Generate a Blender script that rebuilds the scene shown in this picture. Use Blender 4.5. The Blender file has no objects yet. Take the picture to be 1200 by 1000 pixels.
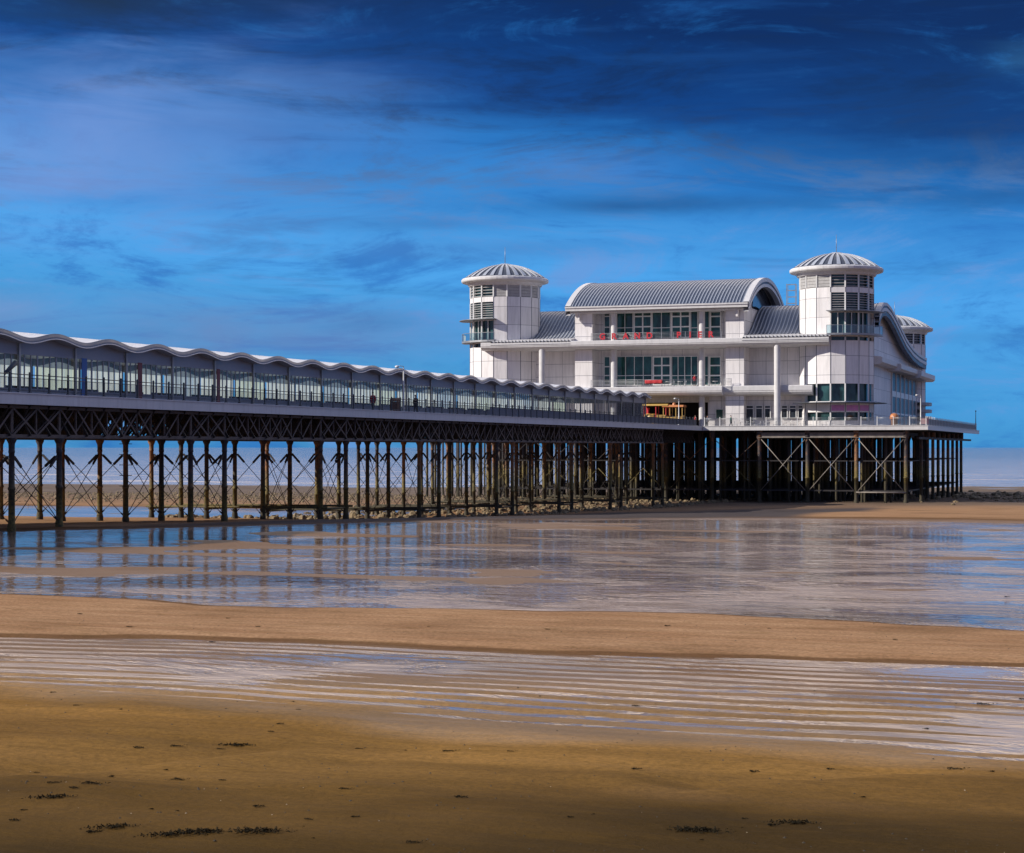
import bpy, bmesh, math, random
import numpy as np
from mathutils import Vector, Matrix
random.seed(7)
R = math.radians
C = bpy.context.scene.collection
SC = bpy.context.scene

# ------------------------------------------------------------------ camera, sky, sun, exposure
CAMZ = 5.0
cam = bpy.data.cameras.new("camera")
cam.lens = 64.5; cam.sensor_width = 36.0
cam.shift_y = 24.5 / 1200.0
cam.clip_start = 0.5; cam.clip_end = 100000.0
co = bpy.data.objects.new("camera", cam); C.objects.link(co)
co.location = (0, 0, CAMZ); co.rotation_euler = (R(90), 0, 0)
SC.camera = co

SUN_AZ, SUN_EL = R(257.0), R(28.0)
SUN_DIR = Vector((math.sin(SUN_AZ) * math.cos(SUN_EL), math.cos(SUN_AZ) * math.cos(SUN_EL), math.sin(SUN_EL)))
sl = bpy.data.lights.new("sun", 'SUN'); sl.energy = 5.0; sl.angle = R(0.5); sl.color = (1.0, 0.93, 0.82)
so = bpy.data.objects.new("sun", sl); C.objects.link(so)
so.rotation_euler = SUN_DIR.to_track_quat('Z', 'Y').to_euler(); so.location = (-200, -50, 200)
SC.view_settings.view_transform = 'Standard'; SC.view_settings.look = 'None'
SC.view_settings.exposure = 0.12; SC.view_settings.gamma = 1.0


class NT:
    """little helper round a node tree"""
    def __init__(s, tree): s.t = tree; s.n = tree.nodes; s.l = tree.links
    def new(s, typ, **kw):
        n = s.n.new(typ)
        for k, v in kw.items():
            setattr(n, k, v)
        return n
    def put(s, sock, v):
        if hasattr(v, 'is_output') or isinstance(v, bpy.types.NodeSocket): s.l.new(v, sock)
        elif isinstance(v, (tuple, list)) and len(v) == 3 and sock.type == 'RGBA': sock.default_value = (*v, 1)
        else: sock.default_value = v
    def math(s, op, a, b=None, c=None, clamp=False):
        n = s.new('ShaderNodeMath', operation=op); n.use_clamp = clamp
        s.put(n.inputs[0], a)
        if b is not None: s.put(n.inputs[1], b)
        if c is not None: s.put(n.inputs[2], c)
        return n.outputs[0]
    def mix(s, f, a, b, blend='MIX'):
        n = s.new('ShaderNodeMix', data_type='RGBA', blend_type=blend)
        s.put(n.inputs[0], f); s.put(n.inputs[6], a); s.put(n.inputs[7], b)
        return n.outputs[2]
    def mapr(s, v, a, b, c=0.0, d=1.0, smooth=False):
        n = s.new('ShaderNodeMapRange', interpolation_type='SMOOTHSTEP' if smooth else 'LINEAR')
        s.put(n.inputs[0], v)
        for i, x in enumerate((a, b, c, d)): n.inputs[i + 1].default_value = x
        return n.outputs[0]
    def noise(s, vec, scale, detail=4, rough=0.55, dist=0.0):
        n = s.new('ShaderNodeTexNoise')
        if vec is not None: s.l.new(vec, n.inputs['Vector'])
        n.inputs['Scale'].default_value = scale; n.inputs['Detail'].default_value = detail
        n.inputs['Roughness'].default_value = rough; n.inputs['Distortion'].default_value = dist
        return n.outputs[0]
    def scalev(s, vec, sc, rot=0.0):
        n = s.new('ShaderNodeMapping'); s.l.new(vec, n.inputs[0])
        n.inputs['Scale'].default_value = sc; n.inputs['Rotation'].default_value = (0, 0, rot)
        return n.outputs[0]
    def ramp(s, f, stops):
        n = s.new('ShaderNodeValToRGB'); e = n.color_ramp.elements
        while len(e) < len(stops): e.new(0.5)
        for el, (p, c) in zip(e, stops):
            el.position = p; el.color = (*c, 1)
        s.put(n.inputs[0], f)
        return n.outputs[0]


def build_world():
    w = bpy.data.worlds.new("World"); SC.world = w; w.use_nodes = True
    k = NT(w.node_tree)
    bg = k.n['Background']
    sky = k.new('ShaderNodeTexSky', sky_type='NISHITA'); sky.sun_disc = False
    sky.sun_elevation = SUN_EL; sky.sun_rotation = SUN_AZ
    tc = k.new('ShaderNodeTexCoord'); g = tc.outputs['Generated']
    sep = k.new('ShaderNodeSeparateXYZ'); k.l.new(g, sep.inputs[0])
    x, y, z = sep.outputs
    # a cloud layer high over the sea: its pattern stretches sideways towards the horizon
    st = k.scalev(g, (1.6, 1.6, 9.0))
    n1 = k.noise(st, 2.2, 5, 0.55, 0.6)
    n2 = k.noise(k.scalev(g, (3.0, 3.0, 24.0)), 2.0, 6, 0.6, 0.8)
    n3 = k.noise(k.scalev(g, (5.0, 5.0, 8.0)), 2.0, 4, 0.5, 0.5)
    zz = k.math('ADD', z, k.math('MULTIPLY', k.math('SUBTRACT', n1, 0.5), 0.07))
    zz = k.math('ADD', zz, k.math('MULTIPLY', x, 0.10))
    base = k.ramp(zz, [(0.00, (0.050, 0.255, 0.53)), (0.045, (0.052, 0.300, 0.64)), (0.10, (0.066, 0.345, 0.78)),
                       (0.150, (0.018, 0.180, 0.54)), (0.19, (0.002, 0.052, 0.24)), (0.235, (0.001, 0.022, 0.115)), (0.31, (0.003, 0.022, 0.10))])
    # broken cloud texture through the whole sky
    n5 = k.noise(k.scalev(g, (4.0, 4.0, 17.0)), 1.7, 9, 0.66, 1.1)
    n6 = k.noise(k.scalev(g, (9.0, 9.0, 30.0)), 1.5, 8, 0.7, 0.7)
    hi = k.mapr(z, 0.10, 0.19, 0.0, 1.0, True)
    tex = k.math('ADD', k.math('MULTIPLY', n5, 0.7), k.math('MULTIPLY', n6, 0.3))
    base = k.mix(k.math('MULTIPLY', k.mapr(tex, 0.49, 0.64, 0, 1, True), 0.80), base, k.mix(hi, (0.13, 0.30, 0.66), (0.003, 0.022, 0.095)))
    base = k.mix(k.math('MULTIPLY', k.mapr(tex, 0.50, 0.36, 0, 1, True), 0.72), base, k.mix(hi, (0.020, 0.150, 0.50), (0.010, 0.12, 0.40)))
    # invented bright cloud belt, out of view, added to silver the pool reflections
    over = k.ramp(z, [(0.0, (2.1, 1.80, 1.64)), (0.42, (1.9, 1.64, 1.52)), (0.62, (0.80, 0.78, 0.84)), (0.80, (0.45, 0.50, 0.66)), (1.0, (0.26, 0.33, 0.50))])
    base = k.mix(k.mapr(z, 0.242, 0.30, 0, 1, True), base, over)
    behind = k.ramp(z, [(0.0, (0.16, 0.20, 0.37)), (0.5, (0.12, 0.17, 0.36)), (1.0, (0.20, 0.26, 0.43))])  # unseen sky behind the camera, toned to set the fill light
    base = k.mix(k.mapr(y, 0.66, 0.30, 0, 1, True), base, behind)
    # darker streaks of cloud
    def streak(cx, cz, wx, wz, amt, col, b):
        dx = k.math('DIVIDE', k.math('SUBTRACT', x, cx), wx)
        zs = k.math('ADD', z, k.math('MULTIPLY', k.math('SUBTRACT', n2, 0.5), wz * 2.6))
        dz = k.math('DIVIDE', k.math('SUBTRACT', zs, cz), wz)
        d = k.math('ADD', k.math('MULTIPLY', dx, dx), k.math('MULTIPLY', dz, dz))
        f = k.math('MULTIPLY', k.math('EXPONENT', k.math('MULTIPLY', d, -1.0)), amt)
        f = k.math('MULTIPLY', f, k.mapr(n3, 0.3, 0.62, 0.45, 1.0))
        return k.mix(f, b, col)
    c = base
    dk = (0.012, 0.085, 0.27)
    c = k.mix(k.math('MULTIPLY', k.mapr(n2, 0.52, 0.70, 0, 1, True), k.mapr(z, 0.055, 0.17, 0.15, 0.55)), c, (0.006, 0.06, 0.24))
    c = streak(0.09, 0.131, 0.085, 0.005, 0.85, dk, c)
    c = streak(-0.055, 0.121, 0.06, 0.0045, 0.55, (0.03, 0.15, 0.42), c)
    c = streak(-0.02, 0.108, 0.075, 0.006, 0.45, (0.06, 0.18, 0.46), c)
    c = streak(0.22, 0.175, 0.07, 0.03, 0.75, (0.004, 0.04, 0.16), c)
    c = streak(0.255, 0.130, 0.05, 0.006, 0.6, dk, c)
    c = streak(-0.08, 0.070, 0.03, 0.005, 0.45, (0.035, 0.16, 0.42), c)
    c = streak(0.25, 0.058, 0.06, 0.004, 0.35, (0.03, 0.16, 0.42), c)
    c = streak(-0.20, 0.062, 0.17, 0.015, 0.85, (0.13, 0.22, 0.46), c)
    c = streak(-0.26, 0.072, 0.05, 0.006, 0.35, (0.22, 0.33, 0.60), c)
    c = streak(-0.24, 0.155, 0.07, 0.034, 0.85, (0.19, 0.31, 0.66), c)
    c = streak(-0.15, 0.165, 0.09, 0.036, 0.50, (0.14, 0.28, 0.62), c)
    c = streak(0.04, 0.152, 0.05, 0.010, 0.35, (0.12, 0.32, 0.78), c)
    c = streak(0.262, 0.200, 0.016, 0.007, 0.30, (0.05, 0.22, 0.46), c)
    c = streak(-0.22, 0.238, 0.13, 0.017, 0.85, (0.012, 0.028, 0.060), c)
    # the physical sky shares in, the rest is the cloud over it (scaled for the background strength)
    strength = 0.10
    c10 = k.mix(1.0, c, (1.0 / strength,) * 3, 'MULTIPLY')
    out = k.mix(0.02, c10, sky.outputs[0])
    k.l.new(out, bg.inputs[0]); bg.inputs[1].default_value = strength


build_world()

# ------------------------------------------------------------------ helpers
TH = math.atan(735.0 / 2150.0)              # the pier runs this far to the right of straight ahead
DV = Vector((math.sin(TH), math.cos(TH), 0)); NV = Vector((math.cos(TH), -math.sin(TH), 0))
def W(b, a, z=0.0): return DV * a + NV * b + Vector((0, 0, z))      # pier frame (across, along, up) -> world
def BX(px, a):                                                      # measured picture column -> "across" at a given "along"
    r = (px - 600.0) / 2150.0
    return a * (DV.y * r - DV.x) / (NV.x + DV.x * r)
BASE = {}


def thing(name, label, cat, base, group=None, rot=-TH, ab=True):
    o = bpy.data.objects.new(name, None); C.objects.link(o)
    o.empty_display_size = 0.3
    o.location = W(*base) if ab else Vector(base)
    o.rotation_euler = (0, 0, rot)
    o["label"] = label; o["category"] = cat
    if group: o["group"] = group
    BASE[o.name] = Vector(base) if ab else Vector((0, 0, 0))
    return o


def copy_tree(o, loc, rot=None, label=None):
    def rec(s, parent):
        c = s.copy(); C.objects.link(c)
        if parent: c.parent = parent
        for ch in s.children: rec(ch, c)
        return c
    r = rec(o, None); r.location = loc
    if rot is not None: r.rotation_euler = (0, 0, rot)
    if label: r["label"] = label
    return r


def kid(src, parent, off):
    """another instance of a part on the same thing (shares the mesh)"""
    c = src.copy(); C.objects.link(c); c.parent = parent; c.location = off
    for ch in src.children:
        d = ch.copy(); C.objects.link(d); d.parent = c
    return c


class MB:
    def __init__(s): s.v = []; s.f = []; s.sm = []
    def face(s, *i, smooth=False): s.f.append(i); s.sm.append(smooth)
    def box(s, x0, x1, y0, y1, z0, z1):
        b = len(s.v)
        s.v += [(x0, y0, z0), (x1, y0, z0), (x1, y1, z0), (x0, y1, z0), (x0, y0, z1), (x1, y0, z1), (x1, y1, z1), (x0, y1, z1)]
        for q in ((0, 3, 2, 1), (4, 5, 6, 7), (0, 1, 5, 4), (1, 2, 6, 5), (2, 3, 7, 6), (3, 0, 4, 7)): s.face(*[b + i for i in q])
        return s
    def bar(s, p, q, w, h=None):
        """square bar from p to q"""
        h = h or w
        p, q = Vector(p), Vector(q); d = (q - p).normalized()
        up = Vector((0, 0, 1)) if abs(d.z) < 0.95 else Vector((1, 0, 0))
        sx = d.cross(up).normalized() * (w / 2); sy = sx.cross(d).normalized() * (h / 2)
        b = len(s.v)
        for c in (p, q):
            for u, t in ((-1, -1), (1, -1), (1, 1), (-1, 1)): s.v.append(tuple(c + sx * u + sy * t))
        for i in range(4): s.face(b + i, b + (i + 1) % 4, b + 4 + (i + 1) % 4, b + 4 + i)
        s.face(b + 3, b + 2, b + 1, b); s.face(b + 4, b + 5, b + 6, b + 7)
        return s
    def tube(s, pts, rad, n=8, smooth=True, caps=True):
        pts = [Vector(p) for p in pts]
        if not hasattr(rad, '__len__'): rad = [rad] * len(pts)
        b = len(s.v); prev = None
        for i, p in enumerate(pts):
            d = (pts[min(i + 1, len(pts) - 1)] - pts[max(i - 1, 0)]).normalized()
            if prev is None:
                up = Vector((0, 0, 1)) if abs(d.z) < 0.9 else Vector((1, 0, 0))
                sx = d.cross(up).normalized()
            else:
                sx = (prev - d * prev.dot(d)).normalized()
            prev = sx; sy = d.cross(sx)
            for j in range(n):
                t = 2 * math.pi * j / n
                s.v.append(tuple(p + (sx * math.cos(t) + sy * math.sin(t)) * rad[i]))
        for i in range(len(pts) - 1):
            for j in range(n):
                s.face(b + i * n + j, b + i * n + (j + 1) % n, b + (i + 1) * n + (j + 1) % n, b + (i + 1) * n + j, smooth=smooth)
        if caps:
            s.face(*[b + j for j in range(n)][::-1]); e = b + (len(pts) - 1) * n
            s.face(*[e + j for j in range(n)])
        return s
    def lathe(s, cx, cy, prof, n=16, a0=0.0, a1=2 * math.pi, smooth=False, phase=0.0):
        full = abs(a1 - a0 - 2 * math.pi) < 1e-6
        m = n if full else n + 1
        b = len(s.v)
        for r, z in prof:
            for j in range(m):
                t = a0 + (a1 - a0) * j / n + phase
                s.v.append((cx + r * math.sin(t), cy - r * math.cos(t), z))
        for i in range(len(prof) - 1):
            for j in range(n):
                j2 = (j + 1) % m
                s.face(b + i * m + j, b + i * m + j2, b + (i + 1) * m + j2, b + (i + 1) * m + j, smooth=smooth)
        return s
    def prism(s, poly, x0, x1, axis='x'):
        """closed outline extruded: poly in (y,z) for axis x, in (x,z) for axis y"""
        b = len(s.v); n = len(poly)
        for xx in (x0, x1):
            for p in poly: s.v.append((xx, p[0], p[1]) if axis == 'x' else (p[0], xx, p[1]))
        for i in range(n): s.face(b + i, b + (i + 1) % n, b + n + (i + 1) % n, b + n + i)
        s.face(*[b + i for i in range(n)][::-1]); s.face(*[b + n + i for i in range(n)])
        return s
    def grid(s, rows, smooth=True):
        b = len(s.v); nr = len(rows); nc = len(rows[0])
        for r in rows: s.v += [tuple(p) for p in r]
        for i in range(nr - 1):
            for j in range(nc - 1):
                s.face(b + i * nc + j, b + i * nc + j + 1, b + (i + 1) * nc + j + 1, b + (i + 1) * nc + j, smooth=smooth)
        return s
    def build(s, name, mat, parent=None, shift=None, fix=True, **props):
        me = bpy.data.meshes.new(name)
        sh = shift if shift is not None else (BASE.get(parent.name, Vector()) if parent and parent.name in BASE else Vector())
        me.from_pydata([(v[0] - sh[0], v[1] - sh[1], v[2] - sh[2]) for v in s.v], [], s.f)
        me.polygons.foreach_set('use_smooth', s.sm)
        if fix:
            bm = bmesh.new(); bm.from_mesh(me); bmesh.ops.recalc_face_normals(bm, faces=bm.faces); bm.to_mesh(me); bm.free()
        me.materials.append(mat)
        o = bpy.data.objects.new(name, me); C.objects.link(o)
        if parent:
            o.parent = parent
            if parent.name not in BASE or shift is not None: pass
            BASE[o.name] = Vector(sh)
        for k, v in props.items(): o[k] = v
        return o


# ------------------------------------------------------------------ materials
MATS = {}
def mat(name, col, rough=0.6, metal=0.0, var=0.12, nscale=1.5, bump=0.0, spec=0.5, streak=0.0):
    """painted, rusted or plain stuff with uneven colour, a little grime and bump"""
    if name in MATS: return MATS[name]
    m = bpy.data.materials.new(name); m.use_nodes = True
    k = NT(m.node_tree); b = k.n['Principled BSDF']
    tc = k.new('ShaderNodeTexCoord').outputs['Object']
    n = k.noise(tc, nscale, 5, 0.6)
    f = k.mapr(n, 0.3, 0.7, 1 - var, 1 + var)
    if streak:
        n2 = k.noise(k.scalev(tc, (2.2, 2.2, 0.12)), 1.6, 4, 0.6)
        f = k.math('MULTIPLY', f, k.mapr(n2, 0.5, 0.75, 1.0, 1 - streak))
    cm = k.new('ShaderNodeMix', data_type='RGBA', blend_type='MULTIPLY'); cm.inputs[0].default_value = 1.0
    cm.inputs[6].default_value = (*col, 1)
    k.l.new(f, cm.inputs[7])
    k.l.new(cm.outputs[2], b.inputs['Base Color'])
    k.l.new(k.mapr(n, 0.3, 0.7, max(rough - 0.1, 0.02), min(rough + 0.1, 1)), b.inputs['Roughness'])
    b.inputs['Metallic'].default_value = metal; b.inputs['Specular IOR Level'].default_value = spec
    if bump:
        bn = k.new('ShaderNodeBump'); bn.inputs['Strength'].default_value = 0.6; bn.inputs['Distance'].default_value = bump
        k.l.new(k.noise(tc, nscale * 6, 4, 0.6), bn.inputs['Height']); k.l.new(bn.outputs[0], b.inputs['Normal'])
    MATS[name] = m
    return m


def cladding(name, col, px, pz, horizontal_only=False, offz=0.0):
    """large flat panels with dark shadow gaps"""
    m = bpy.data.materials.new(name); m.use_nodes = True
    k = NT(m.node_tree); b = k.n['Principled BSDF']
    tc = k.new('ShaderNodeTexCoord').outputs['Object']
    geo = k.new('ShaderNodeNewGeometry')
    s = k.new('ShaderNodeSeparateXYZ'); k.l.new(tc, s.inputs[0])
    nt = k.new('ShaderNodeVectorTransform', vector_type='NORMAL', convert_from='WORLD', convert_to='OBJECT')
    k.l.new(geo.outputs['True Normal'], nt.inputs[0])
    ns = k.new('ShaderNodeSeparateXYZ'); k.l.new(nt.outputs[0], ns.inputs[0])
    def line(c, per, w, off=0.0):
        fr = k.math('FRACT', k.math('DIVIDE', k.math('ADD', c, 1000.0 * per + off), per))
        d = k.math('MULTIPLY', k.math('MINIMUM', fr, k.math('SUBTRACT', 1.0, fr)), per)
        return k.math('LESS_THAN', d, w)
    lz = line(s.outputs[2], pz, 0.035, offz)
    tot = lz
    cells = k.math('FLOOR', k.math('DIVIDE', k.math('ADD', s.outputs[2], 1000.0 * pz + offz), pz))
    if not horizontal_only:
        facing_y = k.math('GREATER_THAN', k.math('ABSOLUTE', ns.outputs[1]), 0.5)
        u = k.math('ADD', k.math('MULTIPLY', s.outputs[0], facing_y), k.math('MULTIPLY', s.outputs[1], k.math('SUBTRACT', 1.0, facing_y)))
        tot = k.math('MAXIMUM', tot, line(u, px, 0.03, 0.4))
        cells = k.math('ADD', cells, k.math('MULTIPLY', k.math('FLOOR', k.math('DIVIDE', k.math('ADD', u, 1000 * px + 0.4), px)), 7.3))
    wn = k.new('ShaderNodeTexWhiteNoise', noise_dimensions='1D'); k.l.new(cells, wn.inputs['W'])
    grime = k.noise(k.scalev(tc, (1.5, 1.5, 0.15)), 1.3, 4, 0.65)
    f = k.math('MULTIPLY', k.mapr(wn.outputs[0], 0, 1, 0.88, 1.04), k.mapr(grime, 0.45, 0.75, 1.0, 0.76))
    cm = k.new('ShaderNodeMix', data_type='RGBA', blend_type='MULTIPLY'); cm.inputs[0].default_value = 1
    cm.inputs[6].default_value = (*col, 1); k.l.new(f, cm.inputs[7])
    c = k.mix(k.math('MULTIPLY', tot, 0.75), cm.outputs[2], (0.16, 0.16, 0.19))
    k.l.new(c, b.inputs['Base Color']); b.inputs['Roughness'].default_value = 0.45
    bn = k.new('ShaderNodeBump'); bn.inputs['Strength'].default_value = 0.5; bn.inputs['Distance'].default_value = 0.03
    k.l.new(k.math('SUBTRACT', 1.0, tot), bn.inputs['Height']); k.l.new(bn.outputs[0], b.inputs['Normal'])
    MATS[name] = m
    return m


def glass_dark(name, col, rough=0.06, var=0.6, cell=1.1):
    """window seen from outside: dark room behind, sky in the pane, some panes with blinds"""
    m = bpy.data.materials.new(name); m.use_nodes = True
    k = NT(m.node_tree); b = k.n['Principled BSDF']
    tc = k.new('ShaderNodeTexCoord').outputs['Object']
    n = k.noise(k.scalev(tc, (1, 1, 0.5)), 0.9, 3, 0.6)
    c = k.mix(k.mapr(n, 0.35, 0.68), tuple(x * (1 - var) for x in col), tuple(x * (1 + var) for x in col))
    k.l.new(c, b.inputs['Base Color']); b.inputs['Roughness'].default_value = rough
    b.inputs['Specular IOR Level'].default_value = 0.6
    MATS[name] = m
    return m


def glass_clear(name, tint, alpha):
    """thin pane: mostly see-through, reflects at grazing angles"""
    m = bpy.data.materials.new(name); m.use_nodes = True
    k = NT(m.node_tree); k.n.remove(k.n['Principled BSDF'])
    tr = k.new('ShaderNodeBsdfTransparent'); tr.inputs[0].default_value = (*tint, 1)
    gl = k.new('ShaderNodeBsdfGlossy'); gl.inputs['Roughness'].default_value = 0.03
    fr = k.new('ShaderNodeFresnel'); fr.inputs[0].default_value = 1.45
    f = k.math('ADD', k.math('MULTIPLY', fr.outputs[0], 0.8), alpha, clamp=True)
    mx = k.new('ShaderNodeMixShader'); k.l.new(f, mx.inputs[0]); k.l.new(tr.outputs[0], mx.inputs[1]); k.l.new(gl.outputs[0], mx.inputs[2])
    k.l.new(mx.outputs[0], k.n['Material Output'].inputs[0])
    MATS[name] = m
    return m


def translucent(name, col):
    m = bpy.data.materials.new(name); m.use_nodes = True
    k = NT(m.node_tree); k.n.remove(k.n['Principled BSDF'])
    tc = k.new('ShaderNodeTexCoord').outputs['Object']
    n = k.noise(k.scalev(tc, (1, 1, 0.3)), 1.4, 3)
    cc = k.mix(k.mapr(n, 0.35, 0.65), tuple(x * 0.7 for x in col), col)
    d = k.new('ShaderNodeBsdfDiffuse'); t = k.new('ShaderNodeBsdfTranslucent'); k.l.new(cc, d.inputs[0]); k.l.new(cc, t.inputs[0])
    mx = k.new('ShaderNodeMixShader'); mx.inputs[0].default_value = 0.6
    k.l.new(d.outputs[0], mx.inputs[1]); k.l.new(t.outputs[0], mx.inputs[2]); k.l.new(mx.outputs[0], k.n['Material Output'].inputs[0])
    MATS[name] = m
    return m


def iron_pile():
    """cast iron: old dark paint, rust, and a weed and barnacle zone on the lowest metres"""
    m = bpy.data.materials.new("old iron"); m.use_nodes = True
    k = NT(m.node_tree); b = k.n['Principled BSDF']
    geo = k.new('ShaderNodeNewGeometry'); pos = geo.outputs['Position']
    oi = k.new('ShaderNodeObjectInfo')
    s = k.new('ShaderNodeSeparateXYZ'); k.l.new(pos, s.inputs[0])
    n = k.noise(pos, 1.3, 6, 0.65)
    nf = k.noise(pos, 7.0, 4, 0.6)
    rust = k.mix(k.mapr(nf, 0.3, 0.7), (0.10, 0.048, 0.024), (0.32, 0.150, 0.066))
    paint = k.mix(k.mapr(nf, 0.3, 0.7), (0.022, 0.020, 0.026), (0.055, 0.048, 0.052))
    h = k.math('ADD', s.outputs[2], k.math('MULTIPLY', k.math('SUBTRACT', n, 0.5), 3.0))
    rf = k.math('ADD', n, k.math('MULTIPLY', k.math('SUBTRACT', oi.outputs['Random'], 0.5), 0.3))
    c = k.mix(k.mapr(rf, 0.44, 0.60), paint, rust)
    weed = k.mix(k.mapr(nf, 0.35, 0.65), (0.050, 0.045, 0.012), (0.19, 0.135, 0.032))
    wf = k.math('MULTIPLY', k.mapr(h, 3.4, 1.2), k.mapr(nf, 0.3, 0.5, 0.55, 1))
    c = k.mix(wf, c, weed)
    c = k.mix(k.mapr(h, 0.3, -0.5, 0.0, 0.8), c, (0.022, 0.020, 0.016))
    k.l.new(c, b.inputs['Base Color']); b.inputs['Roughness'].default_value = 0.75
    bn = k.new('ShaderNodeBump'); bn.inputs['Distance'].default_value = 0.04; bn.inputs['Strength'].default_value = 0.8
    k.l.new(nf, bn.inputs['Height']); k.l.new(bn.outputs[0], b.inputs['Normal'])
    return m


WHITE = cladding("white cladding", (0.80, 0.77, 0.775), 3.3, 2.05)
WHITE_T = cladding("white tower cladding", (0.80, 0.775, 0.785), 3.3, 2.9, True, 0.9)
CREAM = mat("cream render", (0.62, 0.58, 0.50), 0.7, streak=0.2)
TRIM = mat("pale painted trim", (0.62, 0.61, 0.62), 0.45, var=0.06, streak=0.15)
FRAMEW = mat("white window frame", (0.72, 0.72, 0.72), 0.4, var=0.04)
ZINC = mat("standing seam zinc", (0.12, 0.145, 0.20), 0.38, 0.55, 0.14, 0.7)
ZINC_L = mat("pale zinc rib", (0.44, 0.47, 0.53), 0.4, 0.3, 0.08)
ZINC_D = mat("dark zinc", (0.075, 0.085, 0.115), 0.45, 0.3, 0.15, 0.7)
STEEL = mat("galvanised steel", (0.34, 0.355, 0.38), 0.45, 0.6, 0.1)
GREYB = mat("blue grey steel panel", (0.25, 0.28, 0.36), 0.45, 0.2, 0.08, 0.6)
DARKSTEEL = mat("dark railing paint", (0.06, 0.07, 0.085), 0.5)
FASCIA = mat("pale grey fascia panel", (0.58, 0.60, 0.66), 0.5, var=0.08, nscale=0.5, streak=0.18)
MEMBR = mat("white roof membrane", (0.46, 0.49, 0.56), 0.4, var=0.04)
GIRD = mat("weathered iron girder", (0.105, 0.085, 0.085), 0.65, 0.1, 0.45, 1.6, 0.01)
DARKIRON = mat("dark iron", (0.028, 0.024, 0.026), 0.7, 0.1, 0.4, 1.5)
ROD = mat("tie rod iron", (0.035, 0.028, 0.028), 0.7, 0.1, 0.3, 2.0)
BRACE = mat("silvered brace steel", (0.24, 0.21, 0.185), 0.6, 0.2, 0.3, 1.2)
DECKM = mat("timber decking", (0.20, 0.16, 0.12), 0.8, var=0.25, nscale=1.0)
TEAL = glass_dark("dark teal glass", (0.012, 0.070, 0.068))
SMOKE = glass_dark("smoked glass", (0.040, 0.048, 0.062), 0.1)
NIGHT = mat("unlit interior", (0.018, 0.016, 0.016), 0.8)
CLEAR = glass_clear("clear shelter glass", (0.93, 0.97, 0.97), 0.0)
BALGL = glass_clear("balustrade glass", (0.62, 0.80, 0.84), 0.12)
LIGHTW = translucent("white translucent panel", (0.60, 0.68, 0.70))
LIGHTB = translucent("blue grey translucent panel", (0.40, 0.49, 0.57))
LIGHTD = translucent("dim translucent panel", (0.17, 0.21, 0.25))
LIGHTG = translucent("pale green translucent panel", (0.56, 0.66, 0.60))
PILE = iron_pile()
RED = mat("red painted letter", (0.55, 0.04, 0.055), 0.4, var=0.06)
REDCLOTH = mat("red cloth", (0.50, 0.035, 0.045), 0.8)
YELLOW = mat("yellow paint", (0.46, 0.29, 0.08), 0.4)
ORANGE = mat("orange plastic", (0.50, 0.19, 0.07), 0.45)
BLUEP = mat("blue panel", (0.025, 0.12, 0.42), 0.45)
MAROON = mat("maroon panel", (0.16, 0.025, 0.045), 0.5)
PINK = mat("lilac sign band", (0.62, 0.25, 0.55), 0.5)
BROWNW = mat("brown timber", (0.17, 0.075, 0.04), 0.65, var=0.2, nscale=4)
SKIN = mat("skin", (0.52, 0.30, 0.21), 0.6)
DENIM = mat("dark blue cloth", (0.03, 0.04, 0.08), 0.85)
BLACKC = mat("black cloth", (0.02, 0.02, 0.024), 0.85)
GREENC = mat("green cloth", (0.05, 0.22, 0.16), 0.85)
HAIRD = mat("dark hair", (0.025, 0.017, 0.012), 0.7)
RUBBER = mat("black rubber", (0.02, 0.02, 0.02), 0.8)
WEED = mat("dark seaweed", (0.016, 0.013, 0.007), 0.9, var=0.5, nscale=12, spec=0.1)
ROCK = mat("weedy stone", (0.20, 0.145, 0.08), 0.75, var=0.5, nscale=0.9, bump=0.03)

# ------------------------------------------------------------------ the shore
rng = np.random.RandomState(5)
_L = rng.rand(256, 256)
def vnoise(x, y):
    xi = np.floor(x).astype(int); yi = np.floor(y).astype(int); fx = x - xi; fy = y - yi
    fx = fx * fx * (3 - 2 * fx); fy = fy * fy * (3 - 2 * fy)
    g = lambda i, j: _L[i % 256, j % 256]
    return (g(xi, yi) * (1 - fx) + g(xi + 1, yi) * fx) * (1 - fy) + (g(xi, yi + 1) * (1 - fx) + g(xi + 1, yi + 1) * fx) * fy - 0.5
def fbm(x, y, o=4):
    r = 0; a = 1.0
    for i in range(o):
        r = r + a * vnoise(x * 2 ** i + 17.3 * i, y * 2 ** i + 5.1 * i); a *= 0.5
    return r
def sstep(x, a, b):
    t = np.clip((x - a) / (b - a), 0, 1); return t * t * (3 - 2 * t)
def far_edge(b): return np.interp(b, [-140, -75, -64.7, -43.3, -22.3, -7, 40, 150], [96, 92, 94, 120, 130, 127, 118, 90])
def near_edge(b): return np.interp(b, [-60, -23, -10, -1.7, 40], [35.5, 33.2, 31.5, 29.4, 26])

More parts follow.
